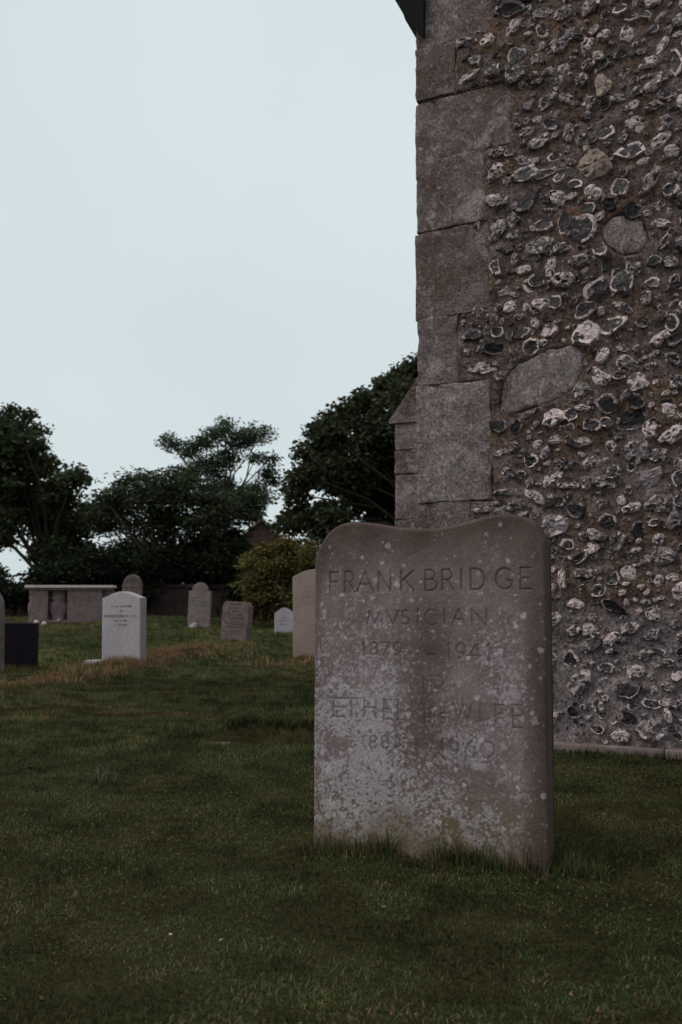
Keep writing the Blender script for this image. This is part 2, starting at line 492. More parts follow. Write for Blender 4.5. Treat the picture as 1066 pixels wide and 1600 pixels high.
mats_ = ['ashlar', 'ashlar', 'ashlar_brown', 'ashlar', 'ashlar_brown', 'ashlar_brown', 'ashlar', 'clunch', 'ashlar', 'ashlar_brown', 'ashlar']
mats_[4] = 'ashlar'
outs = [0.002, -0.003, 0.002, -0.004, 0.003, 0.0, -0.002, 0.006, 0.0, 0.002, 0.0]
for i in range(len(rights)):
    zt = wall_px(657, joints[i])[1]; zb = wall_px(657, joints[i + 1])[1]
    xr = wall_px(rights[i], (joints[i] + joints[i + 1]) / 2)[0]
    dx = [0.012, -0.006, -0.004, 0.004, 0.000, 0.008, -0.002, 0.004, 0, 0.003, 0][i]
    rough_block('quoin', -0.012 - dx, xr, 0.001 - outs[i], 0.30, max(zb, -0.2) + 0.0012, zt - 0.0012, M[mats_[i]], front, 40 + i, 0.008,
                slant=0.06 if i < 6 else 0.012)

# plinth ledge at the foot of the wall
bm = bmesh.new()
segs = [(0.0, 0.62), (0.63, 1.31), (1.318, 2.1), (2.11, 3.4), (3.41, 5.5)]
for i, (a0, a1) in enumerate(segs):
    rough_block('plinth_stone', a0, a1, -0.075, 0.02, -0.2, 0.046 + 0.004 * (i % 2), M['cement'], front, 70 + i, 0.005, 0.05)

# buttress of the side wall
def but_x(px, s, py):   # x-local at a plane y-local = s
    d = Vector(ray(px, py).tolist()); c = Vector((0, 0, CAM_Z)); q = CORNER + N * s
    p = c + d * ((q - c).dot(N) / d.dot(N))
    return (p - CORNER).dot(U), p.z
S0 = 1.0
bx_, bz_ = but_x(616, S0, 660)
xb_, bt = but_x(655, S0, 602)
hts = [-0.2] + [but_x(616, S0, y)[1] for y in (1010, 905, 812, 742, 704, 662)]
for i in range(len(hts) - 1):
    rough_block('buttress_block', bx_ + 0.004 * (i % 2), 0.05, S0, S0 + 0.62, hts[i] + .001, hts[i + 1] - .001,
                M[['ashlar', 'clunch', 'ashlar', 'clunch', 'ashlar', 'clunch'][i]], church, 90 + i, 0.005)
bm = bmesh.new()
zs = hts[-1]
sl_ = (bt - zs) / (xb_ - bx_)
V = [(bx_ - .03, zs), (bx_ - .03, zs + .02), (0.06, zs + .02 + sl_ * (.09 - bx_)), (0.06, zs)]
VV = [(x, S0 - .02, z) for x, z in V] + [(x, S0 + .64, z) for x, z in V]
n = len(V)
bslope = mk('buttress_slope', VV, [list(range(n)), list(range(2 * n - 1, n - 1, -1))] + [[(i + 1) % n, i, i + n, (i + 1) % n + n] for i in range(n)], M['ashlar'], church, smooth=False)

# ---- flints
TYPES = {'d': ('f_rim', 'f_dark'), 'w': ('f_white', 'f_white'), 'g': ('f_grey', 'f_grey'), 'k': ('f_grey', 'f_black'),
         'p': ('f_pale', 'f_pale'), 'b': ('f_blue', 'f_blue'), 'c': ('clunch', 'clunch')}
FM = ['f_rim', 'f_white', 'f_dark', 'f_grey', 'f_black', 'f_pale', 'f_blue', 'clunch']
def flint_geo(a, b, ang, ty, rs, nseg=14):
    th = np.linspace(0, 2 * np.pi, nseg, endpoint=False) + rs.uniform(-.15, .15, nseg)
    if ty == 'c':
        rr = 1.0 / np.maximum(np.abs(np.cos(th)) ** 4 + np.abs(np.sin(th)) ** 4, 0.1) ** 0.25 * (1 + rs.uniform(-.1, .07, nseg)) * 0.97
    else:                                        # angular outline: a few corners, straight-ish runs between
        kc = rs.integers(4, 8)
        ta = np.sort((np.arange(kc) + rs.uniform(-.36, .36, kc)) / kc * 2 * np.pi)
        ra = rs.uniform(.55, 1.4, kc)
        rr = np.interp(th, np.concatenate([ta - 2 * np.pi, ta, ta + 2 * np.pi]), np.tile(ra, 3)) * (1 + rs.uniform(-.13, .13, nseg))
    p = min(0.042, 0.26 * min(a, b) + 0.013) * rs.uniform(.55, 1.3)
    tx_, tz_ = rs.uniform(-.6, .6), rs.uniform(-.9, .4)
    if ty == 'c': rings = [(1.03, -.02), (1.0, .004), (.95, .012), (.6, .015), (.3, .016)]; cen = .016; tx_ = tz_ = 0
    elif ty in 'dk': rings = [(1.07, -.03), (1.0, p * .6), (.93, p * .95), (.86, p * .9), (.45, p * rs.uniform(.7, 1.0))]; cen = p * rs.uniform(.6, 1.05)
    else: rings = [(1.07, -.03), (1.0, p * .35), (.85, p * .85), (.56, p * 1.05), (.27, p * 1.12)]; cen = p * 1.1
    ca, sa = math.cos(ang), math.sin(ang)
    rimv = np.interp(th, np.linspace(-1, 7, 9), rs.uniform(.72, 1.05, 9))
    V = []
    cx, cy = rs.uniform(-.2, .2, 2) * min(a, b)
    for q, (s, dp) in enumerate(rings):
        w = rs.uniform(-1, 1, nseg)
        r2 = rr * s * (1 + w * (.08 if q < 3 else .14))
        if ty in 'dk' and q == 3: r2 = rr * np.minimum(.91, s * rimv)
        x = a * r2 * np.cos(th) + cx * (1 - s); y = b * r2 * np.sin(th) + cy * (1 - s)
        dd = dp + rs.uniform(-1, 1, nseg) * p * (0 if q == 0 or ty == 'c' else .12 if ty in 'dk' else .3)
        dd = dd + (0 if q == 0 else 1) * (x * tx_ + y * tz_) * .55
        V.append(np.stack([x * ca - y * sa, -dd, x * sa + y * ca], -1))
    V = np.concatenate(V + [np.array([[0, -cen, 0]])])
    F, mi = [], []
    m0, m1 = (FM.index(k) for k in TYPES[ty])
    white = FM.index('f_white')
    gap0 = rs.uniform(0, 6.28); gapw = rs.uniform(.1, 1.7) if ty in 'dk' else 0
    for q in range(len(rings) - 1):
        for i in range(nseg):
            j = (i + 1) % nseg
            F.append([q * nseg + i, q * nseg + j, (q + 1) * nseg + j, (q + 1) * nseg + i])
            mm = m0 if q < 3 else m1
            if ty in 'dk' and q in (1, 2) and abs((th[i] - gap0 + math.pi) % (2 * math.pi) - math.pi) < gapw: mm = m1
            if ty in 'wg' and q >= 2 and rs.uniform() < .2: mm = FM.index('f_dark')
            if ty == 'g' and q < 3 and rs.uniform() < .22: mm = white
            mi.append(mm)
    for i in range(nseg):
        F.append([(len(rings) - 1) * nseg + i, (len(rings) - 1) * nseg + (i + 1) % nseg, len(V) - 1]); mi.append(m1)
    return V, F, mi

c4 = """330 118 45 35 0 d;375 145 60 40 40 w;290 155 60 45 0 g;455 105 80 45 45 w;475 195 65 75 0 d;565 115 45 60 20 d;640 150 90 50 35 g;635 50 80 50 45 g
735 25 70 50 10 g;790 130 60 55 0 w;845 195 80 40 20 k;935 50 40 40 0 d;985 165 80 50 45 w;1040 215 50 80 10 d;1005 265 60 50 0 g;785 300 60 80 0 p;860 260 80 45 45 g
955 310 70 50 35 g;730 230 60 40 45 g;600 255 70 40 10 g;535 215 50 50 0 g;470 265 80 50 30 g;390 255 60 60 60 g;290 280 80 40 10 w;540 300 70 30 10 g;515 375 50 55 0 b
650 350 60 40 -30 w;740 360 60 60 0 g;890 375 50 40 20 w;960 375 80 30 10 w;410 505 60 30 30 w;550 505 110 40 15 g;590 445 60 40 0 d;605 400 40 30 0 g;660 475 50 60 0 g
725 415 50 30 0 g;785 475 100 45 20 d;800 510 40 35 30 g;910 440 60 80 60 w;1005 435 70 60 45 g;985 500 100 40 20 w;885 540 110 65 -15 d;1030 545 70 50 0 w;400 545 50 35 0 g
500 565 60 40 0 g;610 555 60 45 10 d;745 590 130 90 0 p;630 605 45 25 0 w;400 615 70 60 30 w;500 630 110 55 10 d;680 660 50 40 -10 d;740 690 60 55 40 w
625 700 60 65 30 w;415 705 80 80 20 g;510 725 90 60 45 k;840 680 70 90 30 d;950 645 110 60 50 w;1020 675 80 60 20 d;985 730 70 35 20 w;800 735 50 50 0 k;890 755 60 60 0 k
320 820 50 55 0 d;570 800 60 45 10 d;640 800 45 75 0 d;715 815 80 80 0 d;985 795 90 40 -15 w;540 875 80 70 0 g;400 840 90 60 50 g;640 890 90 50 25 g
440 895 50 35 0 g;770 885 50 60 0 d;400 955 40 70 5 d;545 1005 60 50 0 d;720 965 60 30 40 w;840 970 80 60 60 d;960 930 60 60 0 k;900 965 50 60 0 g;1040 995 50 50 0 d;640 1005 70 50 20 g;690 935 80 40 10 g"""
c5 = """430 120 60 50 50 g;455 175 60 40 30 w;530 100 70 50 10 d;640 85 70 60 0 w;760 125 70 80 -30 d;855 95 80 70 30 d;610 165 60 50 10 d;960 95 60 50 0 d;1050 105 50 40 0 d;935 150 50 50 0 g
400 270 45 45 0 d;315 285 70 45 0 k;490 272 52 52 0 d;538 230 30 50 0 w;590 265 50 65 0 w;720 275 90 80 -30 w;815 245 95 65 10 d;920 240 60 50 0 d;990 290 80 50 20 w;1030 240 40 60 20 d
860 320 70 40 10 g;340 400 120 60 10 w;400 330 100 40 0 k;780 435 110 70 -30 w;870 380 60 50 0 g;955 395 50 40 20 g;1040 370 60 70 30 d;975 450 30 25 0 w;1040 440 60 60 0 g
800 530 90 60 10 k;905 520 70 50 0 k;1000 525 60 40 20 k;600 570 85 70 0 w;715 545 70 30 0 w;740 605 70 60 0 d;880 590 110 60 10 k;945 620 50 50 0 w;1030 640 100 70 40 w;410 605 60 60 0 k
470 615 55 70 0 k;535 670 50 40 0 w;620 655 65 40 0 w;710 670 60 35 0 w;815 675 45 50 0 w;420 700 60 30 20 w;440 775 60 40 0 g;520 735 60 50 0 d;635 740 90 55 0 g;740 740 80 50 20 g
830 770 80 60 20 g;940 800 130 95 0 b;1050 800 50 60 20 d;540 860 90 35 -30 w;640 820 60 30 0 w;440 840 80 30 0 g;680 910 75 70 0 k;850 865 40 40 0 w;780 885 60 40 0 g;800 945 70 50 0 d
910 980 60 55 0 k;980 890 110 60 0 g;985 1005 70 40 20 w;1050 870 50 40 0 d;350 908 75 30 0 g;760 1000 60 50 0 g"""
c6 = """450 250 80 60 0 d;570 260 80 60 0 w;410 420 50 110 0 w;520 400 110 60 10 g;610 390 70 40 0 g;550 435 90 30 10 k;775 395 80 80 -40 w;690 435 70 70 20 d;945 440 60 60 0 w
490 565 80 80 -20 w;680 575 150 80 -30 k;760 560 40 60 0 w;910 620 110 80 0 w;1025 680 80 70 0 g;540 710 90 60 20 w;600 695 40 40 0 g;690 760 80 80 30 w;900 740 100 60 0 g;450 870 80 90 -40 d
640 910 110 60 0 d;765 1035 140 130 0 k;895 1110 110 70 -10 d;765 1190 110 80 -10 k;985 1170 50 80 20 w;730 1280 80 60 0 w;900 1260 150 150 0 g;640 1310 40 40 0 w;1040 1290 60 60 0 d;850 850 120 70 10 g;1000 900 90 60 0 g;980 1010 100 60 -10 g"""
flints = []
for txt, ox, oy, sc in ((c4, 600, 0, 2.2876), (c5, 600, 400, 2.2876), (c6, 760, 780, 3.477)):
    for it in txt.replace('\n', ';').split(';'):
        x, y, w, h, an, ty = it.split()
        px, py = ox + float(x) / sc, oy + float(y) / sc
        x0, z0 = wall_px(px, py, .01); x1, _ = wall_px(px + 10, py, .01); _, z1 = wall_px(px, py - 10, .01)
        kx_, kz_ = (x1 - x0) / 10, (z1 - z0) / 10
        flints.append((x0, z0, float(w) / sc / 2 * kx_, float(h) / sc / 2 * kz_, R(float(an)), ty))
# three larger dressed blocks let into the rubble
for bi, poly in enumerate(BLOCKS):
    P = np.array(poly); cx, cz = P.mean(0)
    nsub = 4
    Q = np.concatenate([np.linspace(P[i], P[(i + 1) % len(P)], nsub, endpoint=False) for i in range(len(P))])
    nq = len(Q); V, F = [], []
    for ri, (sc_, dp) in enumerate(((1.0, -.05), (1.0, -.012), (.98, -.005), (.85, -.002), (.65, 0), (.42, 0), (.2, 0))):
        R2 = np.stack([cx + (Q[:, 0] - cx) * sc_, cz + (Q[:, 1] - cz) * sc_], -1)
        nzb = (fbm(R2[:, 0] * 16, R2[:, 1] * 16, bi, 300, 4) - .5) * .02 * (ri > 1)
        jt = (fbm(R2[:, 0] * 11, R2[:, 1] * 11, bi + 5, 301, 3) - .5) * .055 * (ri <= 3)
        V.append(np.stack([R2[:, 0] + jt - cx, -(dp + nzb), R2[:, 1] + jt - cz], -1))
    V = np.concatenate(V + [np.array([[0, 0.0, 0]])])
    for ri in range(6):
        F += [[ri * nq + i, ri * nq + (i + 1) % nq, (ri + 1) * nq + (i + 1) % nq, (ri + 1) * nq + i] for i in range(nq)]
    F += [[6 * nq + i, 6 * nq + (i + 1) % nq, len(V) - 1] for i in range(nq)]
    if (P[1, 0] - P[0, 0]) * 0 == 0:
        area = np.sum(P[:, 0] * np.roll(P[:, 1], -1) - np.roll(P[:, 0], -1) * P[:, 1])
        if area < 0: F = [f[::-1] for f in F]
    o = mk('block', V, F, M['clunch'], front, True); o.location = (cx, 0, cz)
# fill between them: real rubble goes on over the whole face
rs = np.random.default_rng(3)
def qr(z):
    for i in range(len(xj)):
        if zj[i + 1] <= z <= zj[i]: return xj[i]
    return 0.25
occ = [(f[0], f[1], (f[2] + f[3]) / 2) for f in flints]
small = []
for p in BLOCKS:
    P = np.array(p); c_ = P.mean(0)
    for q in list(P * .75 + c_ * .25) + list(P * .35 + c_ * .65): occ.append((q[0], q[1], .045))
def try_fill(n, rmin, rmax, gap, x1, out, dens):
    pts = np.array(occ)
    for _ in range(n):
        x = rs.uniform(0.2, x1); z = rs.uniform(0.1, 4.36)
        if rs.uniform() > dens(x, z): continue
        r = rs.uniform(rmin, rmax)
        if x - r * 1.2 < qr(z) + .01: continue
        if ((pts[:, 0] - x) ** 2 + (pts[:, 1] - z) ** 2 < ((pts[:, 2] + r) * gap) ** 2).any(): continue
        el = rs.uniform(1.0, 1.9)
        ty = rs.choice(list('dwwwgggggk'))
        out.append((x, z, r * el ** .5, r / el ** .5, R(rs.normal(20, 28)), ty))
        occ.append((x, z, r)); pts = np.vstack([pts, [x, z, r]])
dn = lambda x, z: 1.0 if z > 1.0 else (0.8 if x > .95 else 0.45)
try_fill(700, 0.055, 0.08, .9, 5.4, small, dn)
try_fill(5000, 0.03, 0.055, .93, 5.4, small, dn)
try_fill(6000, 0.014, 0.03, .95, 3.4, small, dn)
try_fill(6000, 0.007, 0.016, 1.0, 2.6, small, lambda x, z: .7)
# the 300 that show largest are single pieces, the rest one part
vis = lambda f: f[0] < 1.75 and f[1] < 3.95
small.sort(key=lambda f: -(f[2] * f[3]) if vis(f) else 1)
own = flints + small[:300 - len(flints)]
rest = small[300 - len(flints):]
for (x, z, a, b, an, ty) in own:
    V, F, mi = flint_geo(a, b, an, ty, rs)
    used = sorted(set(mi))
    o = mk('block' if ty == 'c' else 'flint', V, F, [M[FM[q]] for q in used], front, ty == 'c', [used.index(q) for q in mi])
    o.location = (x, -float(wall_off(x, z)) + (-.012 if ty == 'c' else rs.uniform(-.006, .012)), z)
VA, FA, MA, off = [], [], [], 0
for (x, z, a, b, an, ty) in rest:
    V, F, mi = flint_geo(a, b, an, ty, rs, 9 if a > .02 else 6)
    VA.append(V + np.array([x, -float(wall_off(x, z)) + 0.003, z])); FA += [[i + off for i in f] for f in F]; MA += mi; off += len(V)
tag(mk('flint_rubble', np.concatenate(VA), FA, [M[q] for q in FM], front, False, MA), kind='stuff')

# ------------------------------------------------------------------ the large headstone
PL, PR = ground(489, 1326), ground(858, 1368)
HD = (PR - PL); HD.z = 0; HW = HD.length; HD.normalize()
HN = Vector((HD.y, -HD.x, 0))                          # out of the front face, towards the viewer
HANG = math.atan2(HD.y, HD.x)
def stone_px(px, py):
    d = Vector(ray(px, py).tolist()); c = Vector((0, 0, CAM_Z))
    q = Vector((PL.x, PL.y, 0)); s = (q - c).dot(HN) / d.dot(HN); p = c + d * s
    return (p - q).dot(HD), p.z
topx = [(494, 868), (498, 852), (505, 838), (515, 827), (530, 818), (545, 815), (562, 815), (590, 818), (620, 823), (650, 826), (680, 825), (705, 821), (730, 814), (755, 807), (775, 803), (795, 802), (812, 805), (828, 811), (840, 820), (850, 832), (857, 852)]
tp = np.array([stone_px(*p) for p in topx]); tp[0, 0] = 0; tp[-1, 0] = HW
tp = tp[np.argsort(tp[:, 0])]
DS = 0.0024
ns = int(HW / DS); sg = np.linspace(0, HW, ns)
top = np.interp(sg, tp[:, 0], tp[:, 1])
ker = np.hanning(23); ker /= ker.sum()
tpad = np.concatenate([np.full(11, top[0]), top, np.full(11, top[-1])]); top = np.convolve(tpad, ker, 'valid')
nh = int(1.1 / DS); vg = np.linspace(0, 1, nh)
HB = -0.12
S = np.repeat(sg[None, :], nh, 0)
H = HB + vg[:, None] * (top[None, :] - HB)
slope = np.gradient(top, sg)
dtop = (top[None, :] - H) / np.sqrt(1 + slope[None, :] ** 2)
def rnd_edge(d, r): 
    d = np.clip(d, 0, r); return r - np.sqrt(np.maximum(r * r - (r - d) ** 2, 0))
RE = 0.009
OUT = -(np.maximum(np.maximum(rnd_edge(S, RE), rnd_edge(HW - S, RE)), rnd_edge(dtop, RE * 1.3)))
OUT = OUT + 0.006 * (fbm(S * 4, H * 4, 0, 31, 3) - .5) + 0.0032 * (fbm(S * 24, H * 24, 0, 32, 3) - .5) + 0.0012 * (fbm(S * 140, H * 140, 0, 33, 2) - .5)
# carved lettering -----------------------------------------------------------
def arc(cx, cy, rx, ry, a0, a1, n=14):
    return [(cx + rx * math.cos(R(a0 + (a1 - a0) * i / n)), cy + ry * math.sin(R(a0 + (a1 - a0) * i / n))) for i in range(n + 1)]
GL = {
 'F': [[(0.1, 0), (0.1, 1)], [(0.0, 1), (0.95, 1)], [(0.1, .52), (.8, .52)]],
 'E': [[(0.1, 0), (0.1, 1)], [(0, 1), (.95, 1)], [(.1, .52), (.8, .52)], [(0, 0), (.98, 0)]],
 'L': [[(0.1, 0), (0.1, 1)], [(0, 0), (.98, 0)]],
 'T': [[(.5, 0), (.5, 1)], [(0, 1), (1, 1)]],
 'H': [[(.08, 0), (.08, 1)], [(.92, 0), (.92, 1)], [(.08, .52), (.92, .52)]],
 'I': [[(.5, 0), (.5, 1)]],
 'N': [[(.05, 0), (.05, 1), (.95, 0), (.95, 1)]],
 'M': [[(0, 0), (.14, 1), (.5, .1), (.86, 1), (1, 0)]],
 'V': [[(0, 1), (.5, 0), (1, 1)]],
 'W': [[(0, 1), (.26, 0), (.5, .9), (.74, 0), (1, 1)]],
 'A': [[(0, 0), (.5, 1), (1, 0)], [(.2, .38), (.8, .38)]],
 'K': [[(.06, 0), (.06, 1)], [(.95, 1), (.06, .45)], [(.3, .6), (1.0, 0)]],
 'R': [[(.06, 0), (.06, 1), (.45, 1)] + arc(.45, .75, .4, .25, 90, -90) + [(.06, .5)], [(.42, .5), (1, 0)]],
 'B': [[(.06, 0), (.06, 1), (.42, 1)] + arc(.42, .77, .36, .23, 90, -90) + [(.06, .54)], [(.42, .54)] + arc(.46, .27, .48, .27, 90, -90) + [(.06, 0)]],
 'D': [[(.06, 0), (.06, 1), (.4, 1)] + arc(.4, .5, .58, .5, 90, -90) + [(.06, 0)]],
 'C': [arc(.52, .5, .52, .5, 50, 310)],
 'G': [arc(.52, .5, .52, .5, 50, 320), [(.95, .0), (.95, .42), (.7, .42)]],
 'S': [arc(.5, .75, .4, .25, 40, 270, 10) + arc(.5, .25, .45, .25, 90, -140, 12)],
 '1': [[(.5, 0), (.5, 1), (.3, .85)]], '7': [[(0, 1), (1, 1), (.3, 0)]],
 '8': [arc(.5, .75, .36, .25, -90, 270), arc(.5, .25, .46, .25, 90, 450)],
 '9': [arc(.5, .66, .45, .34, 0, 360), [(.95, .66), (.85, .3), (.4, 0)]],
 '6': [arc(.5, .34, .45, .34, 0, 360), [(.05, .34), (.2, .75), (.7, 1.05)]],
 '4': [[(.7, 0), (.7, 1), (0, .3), (1, .3)]],
 '0': [arc(.5, .5, .48, .5, 0, 360, 20)],
 '-': [[(0, .45), (1, .45)]],
}
CARVE = np.zeros_like(S)
def carve(ch, x0, x1, yt, yb, fade, hw=0.0036):
    (sa, ha), (sb, hb) = stone_px(x0, yb), stone_px(x1, yb)
    _, ht = stone_px((x0 + x1) / 2, yt); hb = (ha + hb) / 2
    for pl in GL[ch]:
        pts = [(sa + p[0] * (sb - sa), hb + p[1] * (ht - hb)) for p in pl]
        for (ax, ay), (bx2, by2) in zip(pts[:-1], pts[1:]):
            i0 = max(0, int((min(ax, bx2) - .008) / DS)); i1 = min(ns, int((max(ax, bx2) + .008) / DS) + 2)
            sub_s, sub_h = S[:, i0:i1], H[:, i0:i1]
            L2 = max((bx2 - ax) ** 2 + (by2 - ay) ** 2, 1e-9)
            tq = np.clip(((sub_s - ax) * (bx2 - ax) + (sub_h - ay) * (by2 - ay)) / L2, 0, 1)
            d = np.hypot(sub_s - ax - tq * (bx2 - ax), sub_h - ay - tq * (by2 - ay))
            wear = 0.7 + 0.5 * vn(sub_s * 40, sub_h * 40, 0, 77)
            CARVE[:, i0:i1] = np.maximum(CARVE[:, i0:i1], np.clip(1.15 - d / hw, 0, 1) * fade * np.clip(wear, 0, 1))
def line(items, fade, sc=2.538):
    for ch, a0, a1, y0, y1 in items:
        carve(ch, 470 + a0 / sc, 470 + a1 / sc, 780 + y0 / sc, 780 + y1 / sc, fade)
line([('F', 108, 150, 290, 370), ('R', 168, 212, 288, 368), ('A', 218, 284, 288, 368), ('N', 302, 356, 286, 366), ('K', 390, 446, 284, 364),
      ('B', 488, 540, 281, 362), ('R', 556, 604, 279, 360), ('I', 620, 648, 278, 359), ('D', 668, 728, 276, 358), ('G', 772, 838, 274, 357), ('E', 866, 914, 272, 356)], .85)
line([('M', 262, 322, 442, 498), ('V', 340, 386, 442, 498), ('S', 396, 430, 441, 497), ('I', 448, 474, 440, 500), ('C', 490, 540, 440, 500), ('I', 556, 580, 438, 500), ('A', 596, 652, 436, 502), ('N', 674, 738, 436, 504)], 0.66)
line([('1', 236, 262, 568, 616), ('8', 272, 304, 568, 616), ('7', 316, 350, 570, 618), ('9', 364, 400, 570, 620), ('-', 500, 528, 590, 640), ('1', 572, 600, 572, 640), ('9', 612, 650, 574, 630), ('4', 664, 714, 574, 640), ('1', 732, 758, 574, 644)], 0.6)
line([('A', 436, 474, 706, 754), ('N', 482, 520, 706, 752), ('D', 530, 562, 704, 752)], 0.4)
line([('E', 124, 168, 790, 862), ('T', 174, 226, 790, 864), ('H', 246, 302, 790, 866), ('E', 324, 362, 796, 872), ('L', 378, 420, 798, 876),
      ('H', 488, 516, 846, 886), ('I', 522, 536, 846, 888), ('S', 548, 574, 848, 890), ('W', 606, 678, 812, 880), ('I', 700, 722, 812, 884), ('F', 768, 806, 818, 890), ('E', 836, 880, 818, 906)], 0.5)
line([('1', 236, 260, 938, 984), ('8', 270, 304, 938, 986), ('8', 316, 350, 938, 988), ('1', 366, 388, 938, 990), ('-', 436, 462, 945, 1000), ('1', 548, 574, 958, 1026), ('9', 584, 626, 958, 1022), ('6', 650, 694, 960, 1026), ('0', 712, 768, 962, 1026)], 0.45)
OUT = OUT - 0.0042 * CARVE
# lichen: crusts with outlines of their own, thick on the lower and left part of the face
LIC = np.zeros_like(S); rs2 = np.random.default_rng(12)
hf = H / 1.07; sf = S / HW
dens = (0.1 + 0.9 * ss(0.92, 0.35, hf)) * (1 - .75 * np.exp(-((sf - .5 - .06 * (hf - .5)) / .11) ** 2) * ss(.12, .4, hf)) * (1 - .9 * ss(.87, .95, sf)) * ss(0.02, 0.09, hf + .02)
dens = dens * (0.62 + 0.5 * np.exp(-((sf - .25) / .2) ** 2) * ss(.75, .4, hf)) * ss(.3, .62, fbm(S * 9, H * 9, 0, 55, 4) + .12)
grain = fbm(S * 150, H * 150, 0, 57, 2); mid_ = fbm(S * 34, H * 34, 0, 58, 4)
patch = ss(0.5, 0.66, grain * .8 + mid_ * .45 - .25 + .26 * dens)
LIC = np.maximum(LIC, patch * .55 * np.clip(dens * 1.3, 0, 1) ** .7)
for _ in range(9000):
    s0, h0 = rs2.uniform(0, HW), rs2.uniform(0.0, 1.07)
    i, j = min(ns - 1, int(s0 / DS)), None
    if h0 > top[i] - .02: continue
    j = int((h0 - HB) / (top[i] - HB) * (nh - 1))
    if rs2.uniform() > dens[j, i] * 1.0 + (.035 if h0 < .9 else 0.004): continue
    r = rs2.choice([.0022, .0032, .0045, .0065, .0095], p=[.42, .3, .18, .075, .025])
    i0, i1 = max(0, i - 7), min(ns, i + 8); j0, j1 = max(0, j - 7), min(nh, j + 8)
    d = np.hypot(S[j0:j1, i0:i1] - s0, H[j0:j1, i0:i1] - h0)
    wob = r * (.4 + 1.1 * vn(S[j0:j1, i0:i1] * 200, H[j0:j1, i0:i1] * 200, 0, 5))
    LIC[j0:j1, i0:i1] = np.maximum(LIC[j0:j1, i0:i1], np.clip((wob - d) / .0035 + .5, 0, 1) * rs2.uniform(.15, .8))
OUT = OUT + 0.0012 * LIC
LIC = LIC * (1 - .85 * np.clip(CARVE * 1.6, 0, 1))
# mesh: front grid, rounded rim, sides and back
TH = 0.105
def P3(s, o, h): return np.stack([s, -o, h], -1)
Vf = P3(S, OUT, H).reshape(-1, 3)
ii = (np.arange(nh - 1)[:, None] * ns + np.arange(ns - 1)[None, :]).ravel()
Ff = np.stack([ii, ii + 1, ii + ns + 1, ii + ns], -1)
ring = np.concatenate([np.arange(nh) * ns, (nh - 1) * ns + np.arange(1, ns), (np.arange(nh - 2, -1, -1)) * ns + ns - 1])
rs_, rh_ = Vf[ring, 0], Vf[ring, 2]
layers = [Vf]; base = len(Vf); FS = [Ff]; prev = ring
nr = len(ring); cx_, cz_ = HW / 2, .5
for q in range(1, 9):
    o = -RE - (TH - 2 * RE) * q / 8
    nz = 0.004 * (fbm(rs_ * 12, rh_ * 12, q * .5, 61, 3) - .5)
    inset = 0.0 if q < 8 else 0.008
    x = rs_ + (rs_ < .004) * (nz + inset) - (rs_ > HW - .004) * (nz + inset)
    layers.append(P3(x, np.full(nr, o), rh_ + nz - inset))
    cur = base + np.arange(nr); base += nr
    FS.append(np.stack([prev[:-1], cur[:-1], cur[1:], prev[1:]], -1)[:, ::-1]); prev = cur
# back face as vertical strips
bot = P3(sg, np.full(ns, -TH), np.full(ns, HB)); tpv = P3(sg, np.full(ns, -TH), top - .009)
layers += [bot, tpv]
kk = np.arange(ns - 1); FS.append(np.stack([base + kk + 1, base + kk, base + ns + kk, base + ns + kk + 1], -1))
V = np.concatenate(layers); F = np.concatenate(FS)
lic = np.zeros(len(V)); lic[:Vf.shape[0]] = LIC.ravel()
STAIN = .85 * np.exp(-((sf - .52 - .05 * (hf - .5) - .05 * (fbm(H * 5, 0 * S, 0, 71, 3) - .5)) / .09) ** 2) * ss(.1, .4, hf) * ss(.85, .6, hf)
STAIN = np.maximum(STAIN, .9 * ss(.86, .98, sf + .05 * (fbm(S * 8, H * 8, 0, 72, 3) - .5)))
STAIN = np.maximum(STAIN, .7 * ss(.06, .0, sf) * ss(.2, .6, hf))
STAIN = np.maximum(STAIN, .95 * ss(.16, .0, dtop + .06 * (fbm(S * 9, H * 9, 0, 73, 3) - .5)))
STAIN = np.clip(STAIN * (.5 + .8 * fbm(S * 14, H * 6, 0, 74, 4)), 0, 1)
mossb = ss(.17, .02, H + .16 * (fbm(S * 7, H * 7, 0, 75, 4) - .5))
LIC = LIC * (1 - .7 * mossb) * (1 - .35 * STAIN)
lic[:Vf.shape[0]] = LIC.ravel()
stain_shade_v = np.full(len(V), .8); stain_shade_v[:Vf.shape[0]] = STAIN.ravel()  # stains on the front; sides and back carry painted shade, an even darkening
crv = np.zeros(len(V)); crv[:Vf.shape[0]] = CARVE.ravel()
t = NT('headstone_sandstone'); v = t.coord()
a = t.noise(v, 5, 6, 0.65, 0.4); f = t.noise(v, 110, 3, 0.7)
c = t.ramp(a, [(0.3, (0.128, 0.086, 0.085)), (0.5, (0.180, 0.130, 0.130)), (0.7, (0.240, 0.182, 0.185))])
sx_ = t.add('ShaderNodeSeparateXYZ'); t.l.new(v, sx_.inputs[0])
nz1 = t.noise(v, 7, 4, .6)
md = t.add('ShaderNodeMath', operation='ADD'); t.l.new(sx_.outputs['Z'], md.inputs[0])
ms = t.add('ShaderNodeMath', operation='MULTIPLY'); t.l.new(nz1, ms.inputs[0]); ms.inputs[1].default_value = .3; t.l.new(ms.outputs[0], md.inputs[1])
c = t.mix(t.ramp(md.outputs[0], [(0.98, 0.0), (1.0, 0.0)]), c, c)
c = t.mix(t.mix(1.0, t.ramp(md.outputs[0], [(0.26, 1.0), (0.42, 0.0)]), t.ramp(nz1, [(.3, .3), (.6, 1.)]), 'MULTIPLY'), c, (0.105, 0.075, 0.032))
mt = t.add('ShaderNodeMath', operation='MULTIPLY_ADD'); t.l.new(md.outputs[0], mt.inputs[0]); mt.inputs[1].default_value = 1.0; mt.inputs[2].default_value = -.55
